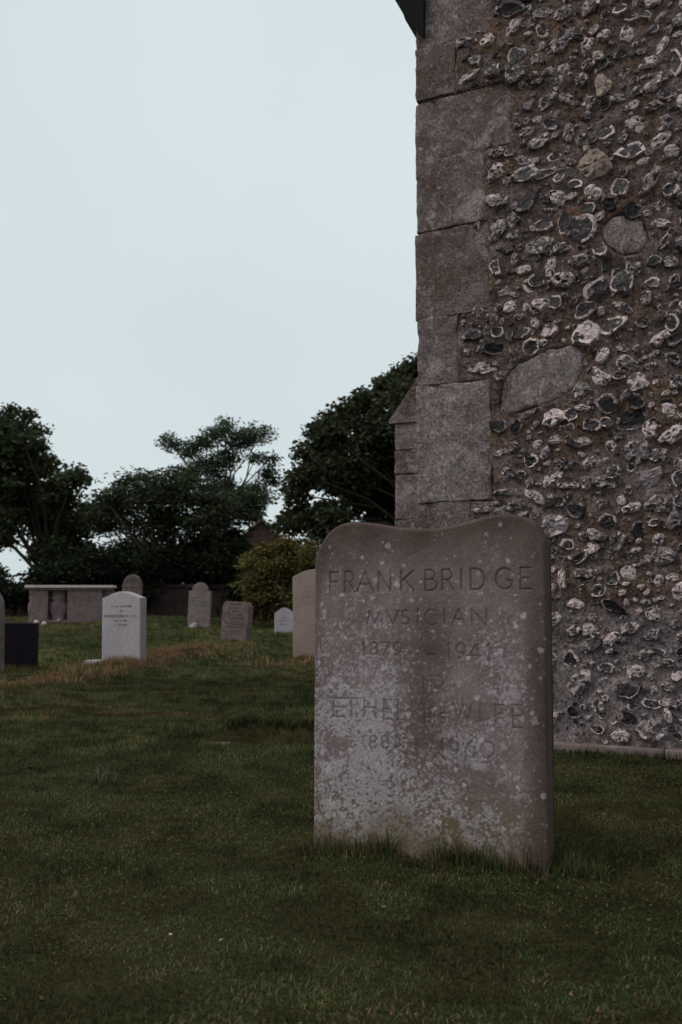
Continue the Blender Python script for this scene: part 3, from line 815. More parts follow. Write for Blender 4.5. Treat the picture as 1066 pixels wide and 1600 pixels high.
c = t.mix(t.ramp(mt.outputs[0], [(0.50, 0.0), (0.68, 0.75)]), c, (0.115, 0.082, 0.062))
c = t.mix(t.attr('stain_shade', 'Fac'), c, (0.070, 0.045, 0.037))
c = t.mix(t.attr('lichen', 'Fac'), c, (0.47, 0.415, 0.445))
c = t.mix(t.attr('carve', 'Fac'), c, (0.075, 0.055, 0.053))
c = t.mix(0.5, c, t.ramp(f, [(0.3, 0.55), (0.7, 1.4)]), 'MULTIPLY')
t.bump(f, 0.35, 0.003); M['sandstone'] = t.out(c, 0.9)
hs = mk('headstone', V, F, M['sandstone'], None, True, None, {'lichen': ('FLOAT', lic), 'carve': ('FLOAT', crv), 'stain_shade': ('FLOAT', stain_shade_v)})
hs.location = (PL.x, PL.y, 0); hs.rotation_euler = (R(-0.6), 0, HANG)
tag(hs, 'large lichen-spotted brown headstone with wavy top and carved lettering, in front of the flint wall', 'headstone', 'churchyard headstones')

# ------------------------------------------------------------------ other gravestones
M['white'] = stone_mat('white_limestone', (0.31, 0.335, 0.37), (0.355, 0.38, 0.42), (0.40, 0.425, 0.465), 3, 0.15)
M['cream'] = stone_mat('cream_stone', (0.25, 0.215, 0.195), (0.31, 0.27, 0.25), (0.35, 0.31, 0.29), 3.5, 0.25)
M['grey_st'] = stone_mat('weathered_grey_stone', (0.10, 0.092, 0.094), (0.165, 0.153, 0.156), (0.24, 0.223, 0.226), 9, 0.6, (0.3, 0.28, 0.27), .6)
M['brown_st'] = stone_mat('weathered_brown_stone', (0.075, 0.062, 0.062), (0.125, 0.108, 0.106), (0.19, 0.17, 0.168), 10, 0.6, (0.27, 0.25, 0.24), .6)
t = NT('polished_black_granite'); v = t.coord(); t.b.inputs['Specular IOR Level'].default_value = .06
M['black_st'] = t.out(t.ramp(t.noise(v, 160, 2, .5), [(.4, (0.008, 0.006, 0.011)), (.7, (0.02, 0.016, 0.025))]), 0.55)
M['ink'] = NT('cut_lettering_grey').out((0.10, 0.095, 0.10), 0.9)
M['ink2'] = NT('cut_lettering_dark').out((0.04, 0.036, 0.035), 0.9)

def headstone(name, prof, T, mat, px, py, rz, label, ang_lean=0.0, lean_side=0.0, sink=0.12, rows=None, ink=None, bev=0.012, base=None):
    """prof: outline (x across centred, z up) for z>=0; foot runs on into the ground"""
    g = ground(px, py)
    root = empty(name, g, rz); root.rotation_euler = (ang_lean, lean_side, rz)
    tag(root, label, 'headstone', 'churchyard headstones')
    bm = bmesh.new()
    pts = [(prof[0][0], -sink)] + list(prof) + [(prof[-1][0], -sink)]
    fv = [bm.verts.new((x, -T / 2, z)) for x, z in pts]
    f = bm.faces.new(fv)
    ex = bmesh.ops.extrude_face_region(bm, geom=[f])
    for q in ex['geom']:
        if isinstance(q, bmesh.types.BMVert): q.co.y = T / 2
    bmesh.ops.recalc_face_normals(bm, faces=bm.faces[:])
    es = [e for e in bm.edges if abs(e.verts[0].co.y - e.verts[1].co.y) < 1e-5]
    bmesh.ops.bevel(bm, geom=es, offset=bev, segments=2, affect='EDGES', profile=.6)
    mk_bm('slab', bm, mat, root)
    if rows:                                    # worn lettering, too small to read
        bm = bmesh.new(); r0 = random.Random(len(label))
        for (zc_, w_, h_) in rows:
            x = -w_ / 2
            while x < w_ / 2:
                lw = r0.uniform(.5, .95) * h_
                if r0.random() > .13:
                    for q in range(r0.choice([1, 2, 2])):
                        xx = x + q * lw * .55
                        bm_box(bm, xx, xx + h_ * .2, -T / 2 - .0015, -T / 2 + .002, zc_ - h_ / 2, zc_ + h_ / 2)
                    z0 = zc_ + r0.choice([-.5, 0, .32]) * h_
                    bm_box(bm, x, x + lw * .7, -T / 2 - .0016, -T / 2 + .002, z0, z0 + h_ * .18)
                x += lw + h_ * .22
        tag(mk_bm('inscription', bm, ink, root), kind='stuff')
    if base:
        bm = bmesh.new(); bm_box(bm, *base, bev=.006)
        mk_bm('base', bm, mat, root)
    return root
def arch(w, hs_, ht, n=12, kind='round', sh=0.0):
    """outline from left foot over the top to the right foot"""
    p = [(-w / 2, 0), (-w / 2, hs_)]
    if kind == 'round':
        a = w / 2 - sh
        if sh: p.append((-a, hs_ + .0))
        for i in range(1 if not sh else 0, n + (0 if not sh else 1)):
            q = math.pi - math.pi * i / n; p.append((a * math.cos(q), hs_ + (ht - hs_) * math.sin(q)))
        if sh: p.append((a, hs_))
    elif kind == 'ogee':                       # flat shoulders, swelling centre
        for i in range(1, n):
            x = -w / 2 + w * i / n; p.append((x, hs_ + (ht - hs_) * math.sin(math.pi * i / n) ** 1.35))
    elif kind == 'seg':
        for i in range(1, n):
            q = i / n * 2 - 1; p.append((q * w / 2, hs_ + (ht - hs_) * (1 - q * q)))
    elif kind == 'clip':
        p[-1] = (-w / 2, hs_); p += [(-w / 2 + .05, ht), (w / 2 - .05, ht)]
    return p + [(w / 2, hs_), (w / 2, 0)]
def dist(px, py): return ground(px, py).y
def msz(px, py): return dist(px, py) / 1555.0            # metres per pixel at that spot

s = msz(197, 1036)
headstone('headstone', arch(69 * s, 101 * s, 111 * s, 14, 'ogee'), .14, M['white'], 194, 1036, R(-20),
          'clean white headstone with grey lettering and a curved top, beside the strip of dry grass', lean_side=R(-.8),
          rows=[(88 * s, 34 * s, 3.2 * s), (81 * s, 4 * s, 3 * s), (73 * s, 58 * s, 4.2 * s), (66 * s, 22 * s, 3 * s), (59 * s, 20 * s, 3 * s)], ink=M['ink'],
          base=(-58 * s, -30 * s, -.16, .04, -.08, .035))
s = msz(31, 1044)
headstone('headstone', [(-26 * s, 0), (-26 * s, 70 * s), (26 * s, 70 * s), (26 * s, 0)], .08, M['black_st'], 32, 1045, R(-8),
          'small square polished black headstone at the left edge', bev=.004)
s = msz(-20, 1050)
headstone('headstone', arch(56 * s, 100 * s, 130 * s, 12, 'round'), .1, M['grey_st'], -22, 1050, R(-14),
          'pale grey headstone cut off by the left edge of the picture', lean_side=R(-1))
s = msz(310, 979)
headstone('headstone', arch(35 * s, 56 * s, 69 * s, 12, 'round', sh=5 * s), .1, M['grey_st'], 311, 981, R(-12),
          'tall grey headstone with rounded top and small shoulders, near the low wall', lean_side=R(1.2), ang_lean=R(-2),
          rows=[(46 * s, 22 * s, 2 * s), (40 * s, 22 * s, 2 * s), (34 * s, 20 * s, 2 * s)], ink=M['ink'])
s = msz(368, 1000)
headstone('headstone', arch(46 * s, 53 * s, 60 * s, 4, 'clip'), .17, M['brown_st'], 368, 1002, R(-24),
          'short brown headstone with clipped corners and rows of dark lettering, leaning slightly', lean_side=R(2.2), ang_lean=R(-4),
          rows=[(56 * s, 20 * s, 1.6 * s), (50 * s, 26 * s, 2 * s), (45 * s, 10 * s, 2 * s), (40 * s, 32 * s, 2.2 * s), (35 * s, 32 * s, 2.2 * s), (30 * s, 14 * s, 2 * s), (26 * s, 30 * s, 2.2 * s), (21.5 * s, 30 * s, 2.2 * s), (15 * s, 12 * s, 2 * s)], ink=M['ink2'])
s = msz(445, 989)
headstone('headstone', arch(30 * s, 31 * s, 39 * s, 10, 'ogee'), .08, M['white'], 444.5, 990, R(-8),
          'small low white headstone beside the yellow-green shrub', bev=.006,
          rows=[(24 * s, 16 * s, 1.6 * s), (19 * s, 18 * s, 1.6 * s), (14 * s, 12 * s, 1.6 * s)], ink=M['grey_st'])
s = msz(495, 1030)
headstone('headstone', arch(76 * s, 126 * s, 138 * s, 14, 'seg'), .09, M['cream'], 497, 1031, R(-10),
          'tall cream headstone half hidden behind the large brown headstone', lean_side=R(-.5),
          rows=[(112 * s, 34 * s, 3 * s), (104 * s, 50 * s, 3 * s), (96 * s, 44 * s, 3 * s), (86 * s, 40 * s, 3 * s)], ink=M['cream'])
s = msz(205, 972)
headstone('headstone', arch(31 * s, 60 * s, 74 * s, 12, 'round', sh=1.5 * s), .11, M['brown_st'], 205, 973, R(-14),
          'weathered round-topped headstone rising behind the clean white headstone', lean_side=R(1.5),
          rows=[(64 * s, 14 * s, 7 * s), (54 * s, 22 * s, 3 * s)], ink=M['ink2'])
# white object at the foot of the tall grey stone
g = ground(303, 981)
bm = bmesh.new(); bmesh.ops.create_icosphere(bm, subdivisions=2, radius=.09)
for v in bm.verts: v.co = Vector((v.co.x * 1.1, v.co.y * .7, v.co.z * .75)) * (1 + .5 * (random.random() - .5))
o = mk_bm('flower_pot_stone', bm, M['white'], None); o.location = g + Vector((0, -.1, .04)); o.rotation_euler = (0, R(-30), 0)
o.name = 'white_stone'
tag(o, 'small white stone lying at the foot of the tall grey headstone', 'stone')
# flat stone set in the lawn at the sunken edge
g = ground(338, 1163)
o = rough_block('flat_stone', -.09, .09, -.05, .05, -.06, .012, M['brown_st'], None, 5, .006, .03, .02)
o.location = g; o.rotation_euler = (0, 0, R(12))
tag(o, 'flat grey stone sunk in the lawn at the end of the grassy step', 'stone')

# ------------------------------------------------------------------ chest tomb
s = msz(104, 973)
g = ground(110, 973)
tomb = empty('chest_tomb', g, R(9))
tag(tomb, 'long grey stone chest tomb with flat lid, under the trees at the left', 'tomb')
def tx(px): return (px - 110) * s / math.cos(R(9))
M['tomb'] = stone_mat('tomb_stone', (0.12, 0.098, 0.1), (0.175, 0.147, 0.15), (0.24, 0.205, 0.21), 9, 0.7, (0.34, 0.31, 0.31), .6)
M['lid'] = stone_mat('tomb_lid_stone', (0.42, 0.41, 0.4), (0.5, 0.49, 0.48), (0.58, 0.57, 0.55), 5, 0.4)
zt = 58 * s
bm = bmesh.new(); bm_box(bm, tx(42), tx(175), -.08, .78, zt - 4.2 * s, zt, .012); mk_bm('lid', bm, M['lid'], tomb)
bm = bmesh.new(); bm_box(bm, tx(47), tx(171), -.03, .73, zt - 8 * s, zt - 4.3 * s, .012); mk_bm('lid_moulding', bm, M['tomb'], tomb)
bm = bmesh.new(); bm_box(bm, tx(58), tx(163), .24, .6, -.1, zt - 8.1 * s); mk_bm('core', bm, M['tomb'], tomb)
bm = bmesh.new(); bm_box(bm, tx(46), tx(173), -.03, .75, -.12, 4 * s, .01); mk_bm('plinth', bm, M['tomb'], tomb)
for a0, a1 in ((52, 76), (105, 157)):
    bm = bmesh.new(); bm_box(bm, tx(a0), tx(a1), 0, .3, 4.1 * s, zt - 8.2 * s, .01); mk_bm('side_panel', bm, M['tomb'], tomb)
for xc, yc in ((91, .14), (164, .12), (51, .33)):
    bm = bmesh.new()
    pr = [(9, 4.1), (10, 8), (9, 10), (12.5, 14), (14, 21), (13.5, 27), (10.5, 32), (8, 34), (11, 36), (11, 40), (8, 42), (11, 44), (11, 49.5)]
    rings = []
    for (r, z) in pr:
        rings.append([bm.verts.new((tx(xc) + r * s * math.cos(q * math.pi / 10) * (1 if xc > 60 else .55), yc + r * s * .4 * math.sin(q * math.pi / 10), z * s)) for q in range(20)])
    for a_, b_ in zip(rings[:-1], rings[1:]):
        for q in range(20): bm.faces.new((a_[q], a_[(q + 1) % 20], b_[(q + 1) % 20], b_[q]))
    mk_bm('baluster', bm, M['tomb'], tomb, True)
for px_, py_ in ((58, 972), (70, 974), (83, 969), (93, 970)):
    q = ground(px_, py_ + 3); bm = bmesh.new(); bmesh.ops.create_icosphere(bm, subdivisions=1, radius=.06)
    for v in bm.verts: v.co *= random.uniform(.7, 1.3)
    o = mk_bm('pale_stone', bm, M['lid'], None, True); o.location = (q.x, q.y - .05, q.z + .03)
    tag(o, 'small pale stone lying at the foot of the chest tomb', 'stone', 'pale stones at the chest tomb')

# ------------------------------------------------------------------ boundary wall and house beyond
YB = 27.0
M['bwall'] = stone_mat('boundary_wall_rubble', (0.028, 0.021, 0.02), (0.05, 0.038, 0.036), (0.085, 0.066, 0.062), 7, 1.0, (0.14, 0.115, 0.105), .66)
bwall = empty('boundary_wall', (-9, YB, 0)); tag(bwall, 'low dark rubble boundary wall behind the gravestones', 'wall')
xs = np.linspace(-16, 14, 260); zs = np.linspace(-.3, .84, 14)
A, B = np.meshgrid(xs, zs)
zoff = G(A - 9, np.full_like(A, YB))
D = .10 * (fbm(A * 5, B * 5, 0, 91, 3) - .5)
V = np.stack([A, D, B + zoff + .06 * (B > .8) * (vn(A * 3, 0 * B, 0, 8) - .5)], -1).reshape(-1, 3); nw = len(xs)
ii = (np.arange(len(zs) - 1)[:, None] * nw + np.arange(nw - 1)[None, :]).ravel()
mk('wall_face', V, np.stack([ii, ii + 1, ii + nw + 1, ii + nw], -1), M['bwall'], bwall)
bm = bmesh.new()
x = -16.0
while x < 14:
    w_ = random.uniform(.3, .55)
    z_ = gz(x - 9, YB) + .84
    bm_box(bm, x, x + w_ - .01, -.07, .42, z_ - .06, z_ + random.uniform(.03, .09), .02)
    x += w_
tag(mk_bm('coping', bm, M['bwall'], bwall), kind='stuff')
bm = bmesh.new(); bm_box(bm, -16, 14, .06, .38, -.3, .95); mk_bm('wall_core', bm, M['bwall'], bwall)

ap = at(409, 815, 46)
house = empty('house', (ap.x, 46, gz(ap.x, 46)), 0); tag(house, 'brown tiled house gable showing between the trees', 'house')
M['brick'] = stone_mat('house_brick', (0.05, 0.036, 0.032), (0.075, 0.053, 0.045), (0.1, 0.07, 0.06), 3, .4)
hz = ap.z - gz(ap.x, 46); hwid = 4.2; ez = hz - hwid * .86
mk('gable_wall', [(-hwid, 0, 0), (hwid, 0, 0), (hwid, 0, ez), (0, 0, hz), (-hwid, 0, ez), (-hwid, 9, 0), (hwid, 9, 0), (hwid, 9, ez), (0, 9, hz), (-hwid, 9, ez)],
   [[0, 1, 2, 3, 4], [9, 8, 7, 6, 5], [0, 4, 9, 5], [1, 6, 7, 2]], M['brick'], house, smooth=False)
for sx in (-1, 1):
    V = [(0, -.25, hz + .02), (sx * (hwid + .3), -.25, ez - .26), (sx * (hwid + .3), 9.2, ez - .26), (0, 9.2, hz + .02)]
    V += [(a_, b_, c_ + .16) for a_, b_, c_ in V]
    mk('roof_slope', V, [[0, 1, 2, 3], [7, 6, 5, 4], [0, 4, 5, 1], [1, 5, 6, 2], [2, 6, 7, 3], [3, 7, 4, 0]], M['tile'], house, smooth=False)
M['verge'] = NT('verge_board').out((0.42, 0.3, 0.2), .7)
for sx in (-1, 1):
    V = [(0, -.29, hz + .2), (sx * (hwid + .3), -.29, ez - .08), (sx * (hwid + .3), -.29, ez - .22), (0, -.29, hz + .06)]
    V += [(a_, b_ + .03, c_) for a_, b_, c_ in V]
    mk('verge_board', V, [[0, 1, 2, 3], [7, 6, 5, 4], [0, 4, 5, 1], [1, 5, 6, 2], [2, 6, 7, 3], [3, 7, 4, 0]], M['verge'], house, smooth=False)

# ------------------------------------------------------------------ trees and shrubs
def tube(pts, rads, n=6):
    V, F = [], []
    pts = [Vector(p) for p in pts]
    for i, p in enumerate(pts):
        d = (pts[min(i + 1, len(pts) - 1)] - pts[max(i - 1, 0)]).normalized()
        a = d.cross(Vector((0.3, 1, 0.1))).normalized(); b = d.cross(a)
        for q in range(n):
            th = 2 * math.pi * q / n
            V.append(p + (a * math.cos(th) + b * math.sin(th)) * rads[i])
    for i in range(len(pts) - 1):
        for q in range(n):
            F.append([i * n + q, i * n + (q + 1) % n, (i + 1) * n + (q + 1) % n, (i + 1) * n + q])
    return V, F
def leaves(C, size, rs, col0, col1, flat=0.5, aspect=.62):
    """one kite-shaped, folded leaf per centre"""
    n = len(C)
    d = rs.normal(size=(n, 3)); d[:, 2] = d[:, 2] * flat - .25; d /= np.linalg.norm(d, axis=1, keepdims=True)
    u = rs.normal(size=(n, 3)); w = np.cross(d, u); w /= np.linalg.norm(w, axis=1, keepdims=True)
    nn = np.cross(d, w)
    L = size * rs.uniform(.6, 1.25, (n, 1))
    p0 = C; p1 = C + d * L * .5 + w * L * aspect * .5 + nn * L * .1; p2 = C + d * L; p3 = C + d * L * .5 - w * L * aspect * .5 + nn * L * .1
    V = np.stack([p0, p1, p2, p3], 1).reshape(-1, 3)
    F = np.arange(4 * n).reshape(n, 4)
    k_ = rs.uniform(0, 1, (n, 1)) ** 1.3
    cc = np.array(col0) * (1 - k_) + np.array(col1) * k_
    cc = cc * rs.uniform(.75, 1.2, (n, 1))
    cc = np.repeat(np.concatenate([cc, np.ones((n, 1))], 1), 4, 0)
    return V, F, cc
def tree(name, label, cat, Y, lobes, trunk_px, leaf, c0, c1, seed, per=14, lpc=42, clump=.36, depth=1.0, trunk_r=.16, flat=.5, group=None, aspect=.62, limbs=True, density=1.0):
    rs = np.random.default_rng(seed)
    m = Y / 1555.0
    b0 = at(trunk_px, 930, Y); b0.z = gz(b0.x, Y) - .1
    root = empty(name, b0)
    tag(root, label, cat, group)
    TV, TF, off = [], [], 0
    def add(pts, r):
        nonlocal off
        V, F = tube(pts, r); TV.extend(V); TF.extend([[i + off for i in f] for f in F]); off += len(V)
    cs = []
    zc_ = [at(l[0], l[1], Y).z for l in lobes]
    ztop = max(zc_)
    fork = Vector((rs.uniform(-.1, .1), 0, max(.35, (min(zc_) - b0.z) * .8)))
    if limbs: add([Vector((0, 0, 0)), fork * .5 + Vector((.04, .03, 0)), fork], [trunk_r * 1.25, trunk_r, trunk_r * .9])
    for l in lobes:
        px, py, rp = l[:3]
        r = rp * m
        dy = rs.uniform(-1, 1) * depth * (l[3] if len(l) > 3 else 1.0)
        c = at(px, py, Y + dy) - b0
        if limbs:
            mid = (fork + c) / 2 + Vector((rs.normal() * .2, rs.normal() * .2, .15 + .1 * abs(c.x)))
            p1, p2 = fork + (mid - fork) * .5 + Vector((0, 0, .05)), mid + (c - mid) * .5
            rr = trunk_r * min(.6, .25 + r * .22)
            add([fork, p1, mid, p2, c], [rr, rr * .85, rr * .65, rr * .45, rr * .3])
        k = max(3, int(2.0 * per * density * (r / .7) ** 2 + 2))
        for q in range(k):
            dv = rs.normal(size=3); dv /= np.linalg.norm(dv)
            rad = r * rs.uniform(.0, 1.0) ** .5 * 1.02
            cc = np.array(c) + dv * rad * np.array([1, 1, .88])
            if b0.z + cc[2] < gz(b0.x + cc[0], Y + cc[1]) + .15: continue
            if limbs and q % 2 == 0: add([c, (c + Vector(cc)) / 2 + Vector((0, 0, .05)), Vector(cc)], [trunk_r * .1, trunk_r * .07, trunk_r * .035])
            nl = int(lpc * rs.uniform(.5, 1.4))
            off_ = rs.normal(size=(nl, 3)); off_ *= (rs.uniform(0, 1, (nl, 1)) ** .45 / np.linalg.norm(off_, axis=1, keepdims=True)); off_ = off_ * clump * 1.5 * rs.uniform(.55, 1.1) * np.array([1, 1, .65])
            cs.append(cc + off_)
    C = np.concatenate(cs)
    V, F, cc = leaves(C, leaf, rs, c0, c1, flat, aspect)
    mk('crown', V, F, M['leaf'], root, False, None, {'col': ('FLOAT_COLOR', cc)})
    if TV: mk('trunk', np.array([v[:] for v in TV]), TF, M['bark'], root)
    return root

DK0, DK1 = (0.032, 0.040, 0.020), (0.075, 0.086, 0.040)
tree('broadleaf_tree', 'dark spreading tree at the left edge with sky showing through its lower branches', 'tree', 31,
     [(-6, 682, 34), (20, 668, 20), (32, 700, 34), (-45, 730, 80), (54, 735, 36), (20, 775, 50), (100, 775, 30), (75, 810, 40), (116, 752, 16), (126, 745, 9), (64, 672, 9), (40, 650, 8), (18, 645, 9), (75, 722, 10), (110, 820, 30),
      (-50, 830, 60), (0, 835, 25), (80, 862, 28), (120, 865, 32), (95, 840, 30), (15, 815, 25), (140, 800, 20), (-10, 905, 22), (60, 690, 8)], 72, .16, DK0, DK1, 101, per=20, lpc=56, clump=.3, depth=2.0, group='trees behind the churchyard')
tree('yew_tree', 'broad dense dark tree filling the middle of the tree line', 'tree', 28,
     [(188, 785, 34), (168, 815, 34), (232, 772, 32), (275, 765, 36), (250, 820, 50), (325, 790, 45), (335, 840, 45), (378, 800, 32), (205, 865, 45), (295, 875, 45), (362, 850, 24), (208, 745, 7), (195, 752, 9), (160, 775, 9), (225, 742, 8), (385, 780, 22), (240, 900, 40), (180, 905, 30)],
     265, .14, (0.032, 0.040, 0.022), (0.075, 0.084, 0.044), 102, per=30, lpc=50, clump=.3, depth=1.6, flat=.3, aspect=.4, group='trees behind the churchyard')
tree('ash_tree', 'airy grey-green tree with visible branches rising above the middle of the tree line', 'tree', 32,
     [(268, 692, 13), (296, 706, 17), (322, 690, 16), (345, 676, 20), (352, 660, 10), (375, 690, 18), (398, 682, 17), (414, 676, 10), (420, 735, 13), (428, 752, 11), (412, 778, 13), (330, 725, 24), (300, 740, 24), (360, 715, 18), (400, 715, 11), (424, 715, 8), (345, 760, 26), (395, 765, 14), (262, 686, 7), (400, 805, 12)],
     338, .15, (0.045, 0.062, 0.036), (0.085, 0.105, 0.062), 103, per=26, lpc=46, clump=.26, depth=1.4, flat=.6, aspect=.34, trunk_r=.13, group='trees behind the churchyard')
tree('sycamore_tree', 'tall rounded dark tree beside the church corner', 'tree', 25,
     [(640, 585, 20), (655, 572, 14), (604, 612, 24), (570, 630, 24), (540, 648, 20), (640, 640, 45), (582, 685, 45), (515, 682, 28), (492, 706, 22), (535, 740, 50), (476, 742, 22), (462, 772, 14), (468, 808, 24), (450, 822, 9), (510, 815, 35), (590, 770, 60), (660, 710, 70), (700, 640, 60), (720, 740, 70), (640, 820, 50), (560, 850, 40), (524, 655, 12), (618, 598, 12)],
     690, .15, (0.032, 0.038, 0.020), (0.072, 0.080, 0.040), 104, per=32, lpc=58, clump=.28, depth=1.8, trunk_r=.17, group='trees behind the churchyard')
tree('laurel_shrub', 'yellow-green leafy shrub behind the small white headstone', 'shrub', 23,
     [(430, 866, 26), (460, 858, 20), (486, 864, 22), (402, 880, 22), (445, 852, 14), (412, 862, 14), (476, 885, 26), (425, 890, 26), (392, 908, 20), (400, 950, 22), (440, 905, 36), (486, 905, 34), (408, 925, 28), (450, 944, 28), (388, 882, 10), (492, 945, 25), (420, 962, 16), (520, 890, 30)],
     450, .12, (0.065, 0.062, 0.022), (0.19, 0.145, 0.045), 105, per=34, lpc=44, clump=.19, depth=.5, trunk_r=.07, aspect=.4)
for i, (px, lb, ls) in enumerate([
    (20, 'low dark shrub under the tree at the left edge', [(8, 930, 22), (34, 930, 16), (-20, 930, 28), (-45, 905, 35), (55, 925, 16)]),
    (90, 'dark shrub right behind the chest tomb', [(65, 905, 20), (95, 895, 26), (120, 895, 26), (88, 925, 26), (130, 925, 26)]),
    (165, 'dark shrub between the chest tomb and the clean white headstone', [(150, 885, 30), (175, 890, 30), (165, 922, 28), (190, 930, 22), (225, 925, 22)]),
    (250, 'dark shrub overhanging the low wall in the middle', [(235, 890, 30), (255, 885, 34), (285, 885, 28), (255, 912, 20)]),
    (335, 'dark shrub behind the tall grey headstone, left of the yellow-green shrub', [(320, 885, 30), (350, 880, 30), (372, 870, 22), (345, 908, 24), (385, 925, 24), (378, 950, 16)])]):
    tree('evergreen_shrub', lb, 'shrub', [26.2, 26.3, 26.3, 27.6, 27.0][i], ls, px, .13, (0.010, 0.014, 0.008), (0.024, 0.028, 0.016), 120 + i, per=30, lpc=50, clump=.28, depth=.7, trunk_r=.06, group='dark shrubs along the boundary wall')

# ------------------------------------------------------------------ grass
def blades(P, Lm, Wm, cols, rs, segs=2, lean=.55):
    n = len(P)
    az = rs.uniform(0, 2 * np.pi, n); fa = rs.uniform(0, 2 * np.pi, n)
    le = np.abs(rs.normal(0, lean, n)).clip(0, 1.35)
    d = np.stack([np.cos(az) * np.sin(le), np.sin(az) * np.sin(le), np.cos(le)], -1)
    w = np.stack([np.cos(fa), np.sin(fa), np.zeros(n)], -1) * (Wm / 2)[:, None]
    L = Lm[:, None]
    base = P - np.array([0, 0, .004])
    if segs == 2:
        mid = base + d * L * .55 + np.array([0, 0, 1]) * L * .05
        tip = base + d * L + np.stack([np.cos(az), np.sin(az), -np.ones(n) * .9], -1) * L * (.25 * np.sin(le) + .05)[:, None]
        V = np.stack([base - w, base + w, mid + w * .75, mid - w * .75, tip], 1).reshape(-1, 3)
        k = np.arange(n)[:, None] * 5
        F = np.concatenate([k + np.array([0, 1, 2]), k + np.array([0, 2, 3]), k + np.array([3, 2, 4])])
        cc = np.repeat(cols, 5, 0)
    else:
        V = np.stack([base - w, base + w, base + d * L], 1).reshape(-1, 3)
        F = np.arange(3 * n).reshape(n, 3); cc = np.repeat(cols, 3, 0)
    return V, F, np.concatenate([cc, np.ones((len(cc), 1))], 1)
def in_church(x, y):
    qx, qy = x - CORNER.x, y - CORNER.y
    a = qx * U.x + qy * U.y; b = qx * N.x + qy * N.y
    return (a > -.03) & (b > -.085)
def in_stone(x, y):
    qx, qy = x - PL.x, y - PL.y
    a = qx * HD.x + qy * HD.y; b = -(qx * HN.x + qy * HN.y)
    return (a > -.004) & (a < HW + .004) & (b > 0.0) & (b < TH)
def grass_col(x, y, rs):
    n = len(x)
    p = fbm(x * .9, y * .9, 0, 201, 4); q = fbm(x * 3.5, y * 3.5, 0, 202, 3)
    g = np.array([0.052, 0.066, 0.025]); yel = np.array([0.100, 0.096, 0.040]); br = np.array([0.15, 0.092, 0.052]); dk = np.array([0.032, 0.040, 0.018])
    k = ss(.42, .66, p + rs.normal(0, .07, n))[:, None]
    c = g * (1 - k) + yel * k
    c = np.where((rs.uniform(size=n) < .05 + .2 * ss(.5, .7, q))[:, None], br, c)
    c = np.where((rs.uniform(size=n) < .3 * ss(.55, .35, q))[:, None], dk, c)
    worn = ss(.5, .62, fbm(x * 1.1 + 3, y * 1.7, 0, 209, 3)) * np.exp(-((x + 1.7) / 1.3) ** 2 - ((y - 6.6) / .7) ** 2)
    c = np.where((rs.uniform(size=n) < .75 * worn)[:, None], np.array([[.12, .07, .045]]), c)
    big = fbm(x * .45 + 7, y * .45, 0, 203, 3)
    return c * rs.uniform(.6, 1.4, (n, 1)) * (.84 + .34 * ss(.3, .7, big))[:, None] * (.55 + .8 * ss(.3, .62, fbm(x * 7, y * 7, 0, 211, 3)))[:, None]
rg = np.random.default_rng(55)
def scatter(n, y0, y1, side, pw=1.0):
    y = y0 + (y1 - y0) * rg.uniform(size=n) ** pw
    x = rg.uniform(-1, 1, n) * (.36 * y + side)
    return x, y
Vs, Fs, Cs, off = [], [], [], 0
def put(V, F, C):
    global off
    Vs.append(V); Fs.append(F + off); Cs.append(C); off += len(V)
x, y = scatter(260000, 1.45, 5.2, .75, .85)
ok = ~in_church(x, y) & ~in_stone(x, y); x, y = x[ok], y[ok]
tuft = fbm(x * 5, y * 5, 0, 205, 3)
L = (.013 + .009 * ss(.25, .8, tuft) * rg.uniform(.3, 1.6, len(x)))
put(*blades(np.stack([x, y, G(x, y)], -1), L, rg.uniform(.0024, .0048, len(x)), grass_col(x, y, rg), rg, 2, .95))
x, y = scatter(60000, 1.45, 6.5, .9, .85)
ok = ~in_church(x, y) & ~in_stone(x, y) & (fbm(x * 3, y * 3, 0, 208, 3) + rg.normal(0, .06, len(x)) > .47); x, y = x[ok], y[ok]
V_, F_, C_ = leaves(np.stack([x, y, G(x, y) + rg.uniform(.008, .026, len(x))], -1), .010, rg, (0.040, 0.046, 0.018), (0.105, 0.090, 0.036), .25, .8)
F_ = np.concatenate([F_[:, [0, 1, 2]], F_[:, [0, 2, 3]]])
put(V_, F_, C_)
x, y = scatter(240000, 5.2, 12, 1.2)
ok = ~in_church(x, y); x, y = x[ok], y[ok]
tuft = fbm(x * 3, y * 3, 0, 206, 3)
L = (.018 + .03 * tuft ** 1.5 * rg.uniform(.5, 1.5, len(x)))
put(*blades(np.stack([x, y, G(x, y)], -1), L, rg.uniform(.005, .010, len(x)), grass_col(x, y, rg) * 1.2, rg, 1, .6))
x, y = scatter(230000, 12, 27, 2)
ok = ~in_church(x, y); x, y = x[ok], y[ok]
L = (.03 + .04 * rg.uniform(size=len(x)) ** 2)
put(*blades(np.stack([x, y, G(x, y)], -1), L, rg.uniform(.012, .026, len(x)), grass_col(x, y, rg) * 1.3, rg, 1, .6))
o = mk('grass', np.concatenate(Vs), np.concatenate(Fs), M['blade'], None, True, None, {'col': ('FLOAT_COLOR', np.concatenate(Cs))})
tag(o, 'short dark mown grass of the churchyard lawn', 'grass', None, 'stuff')

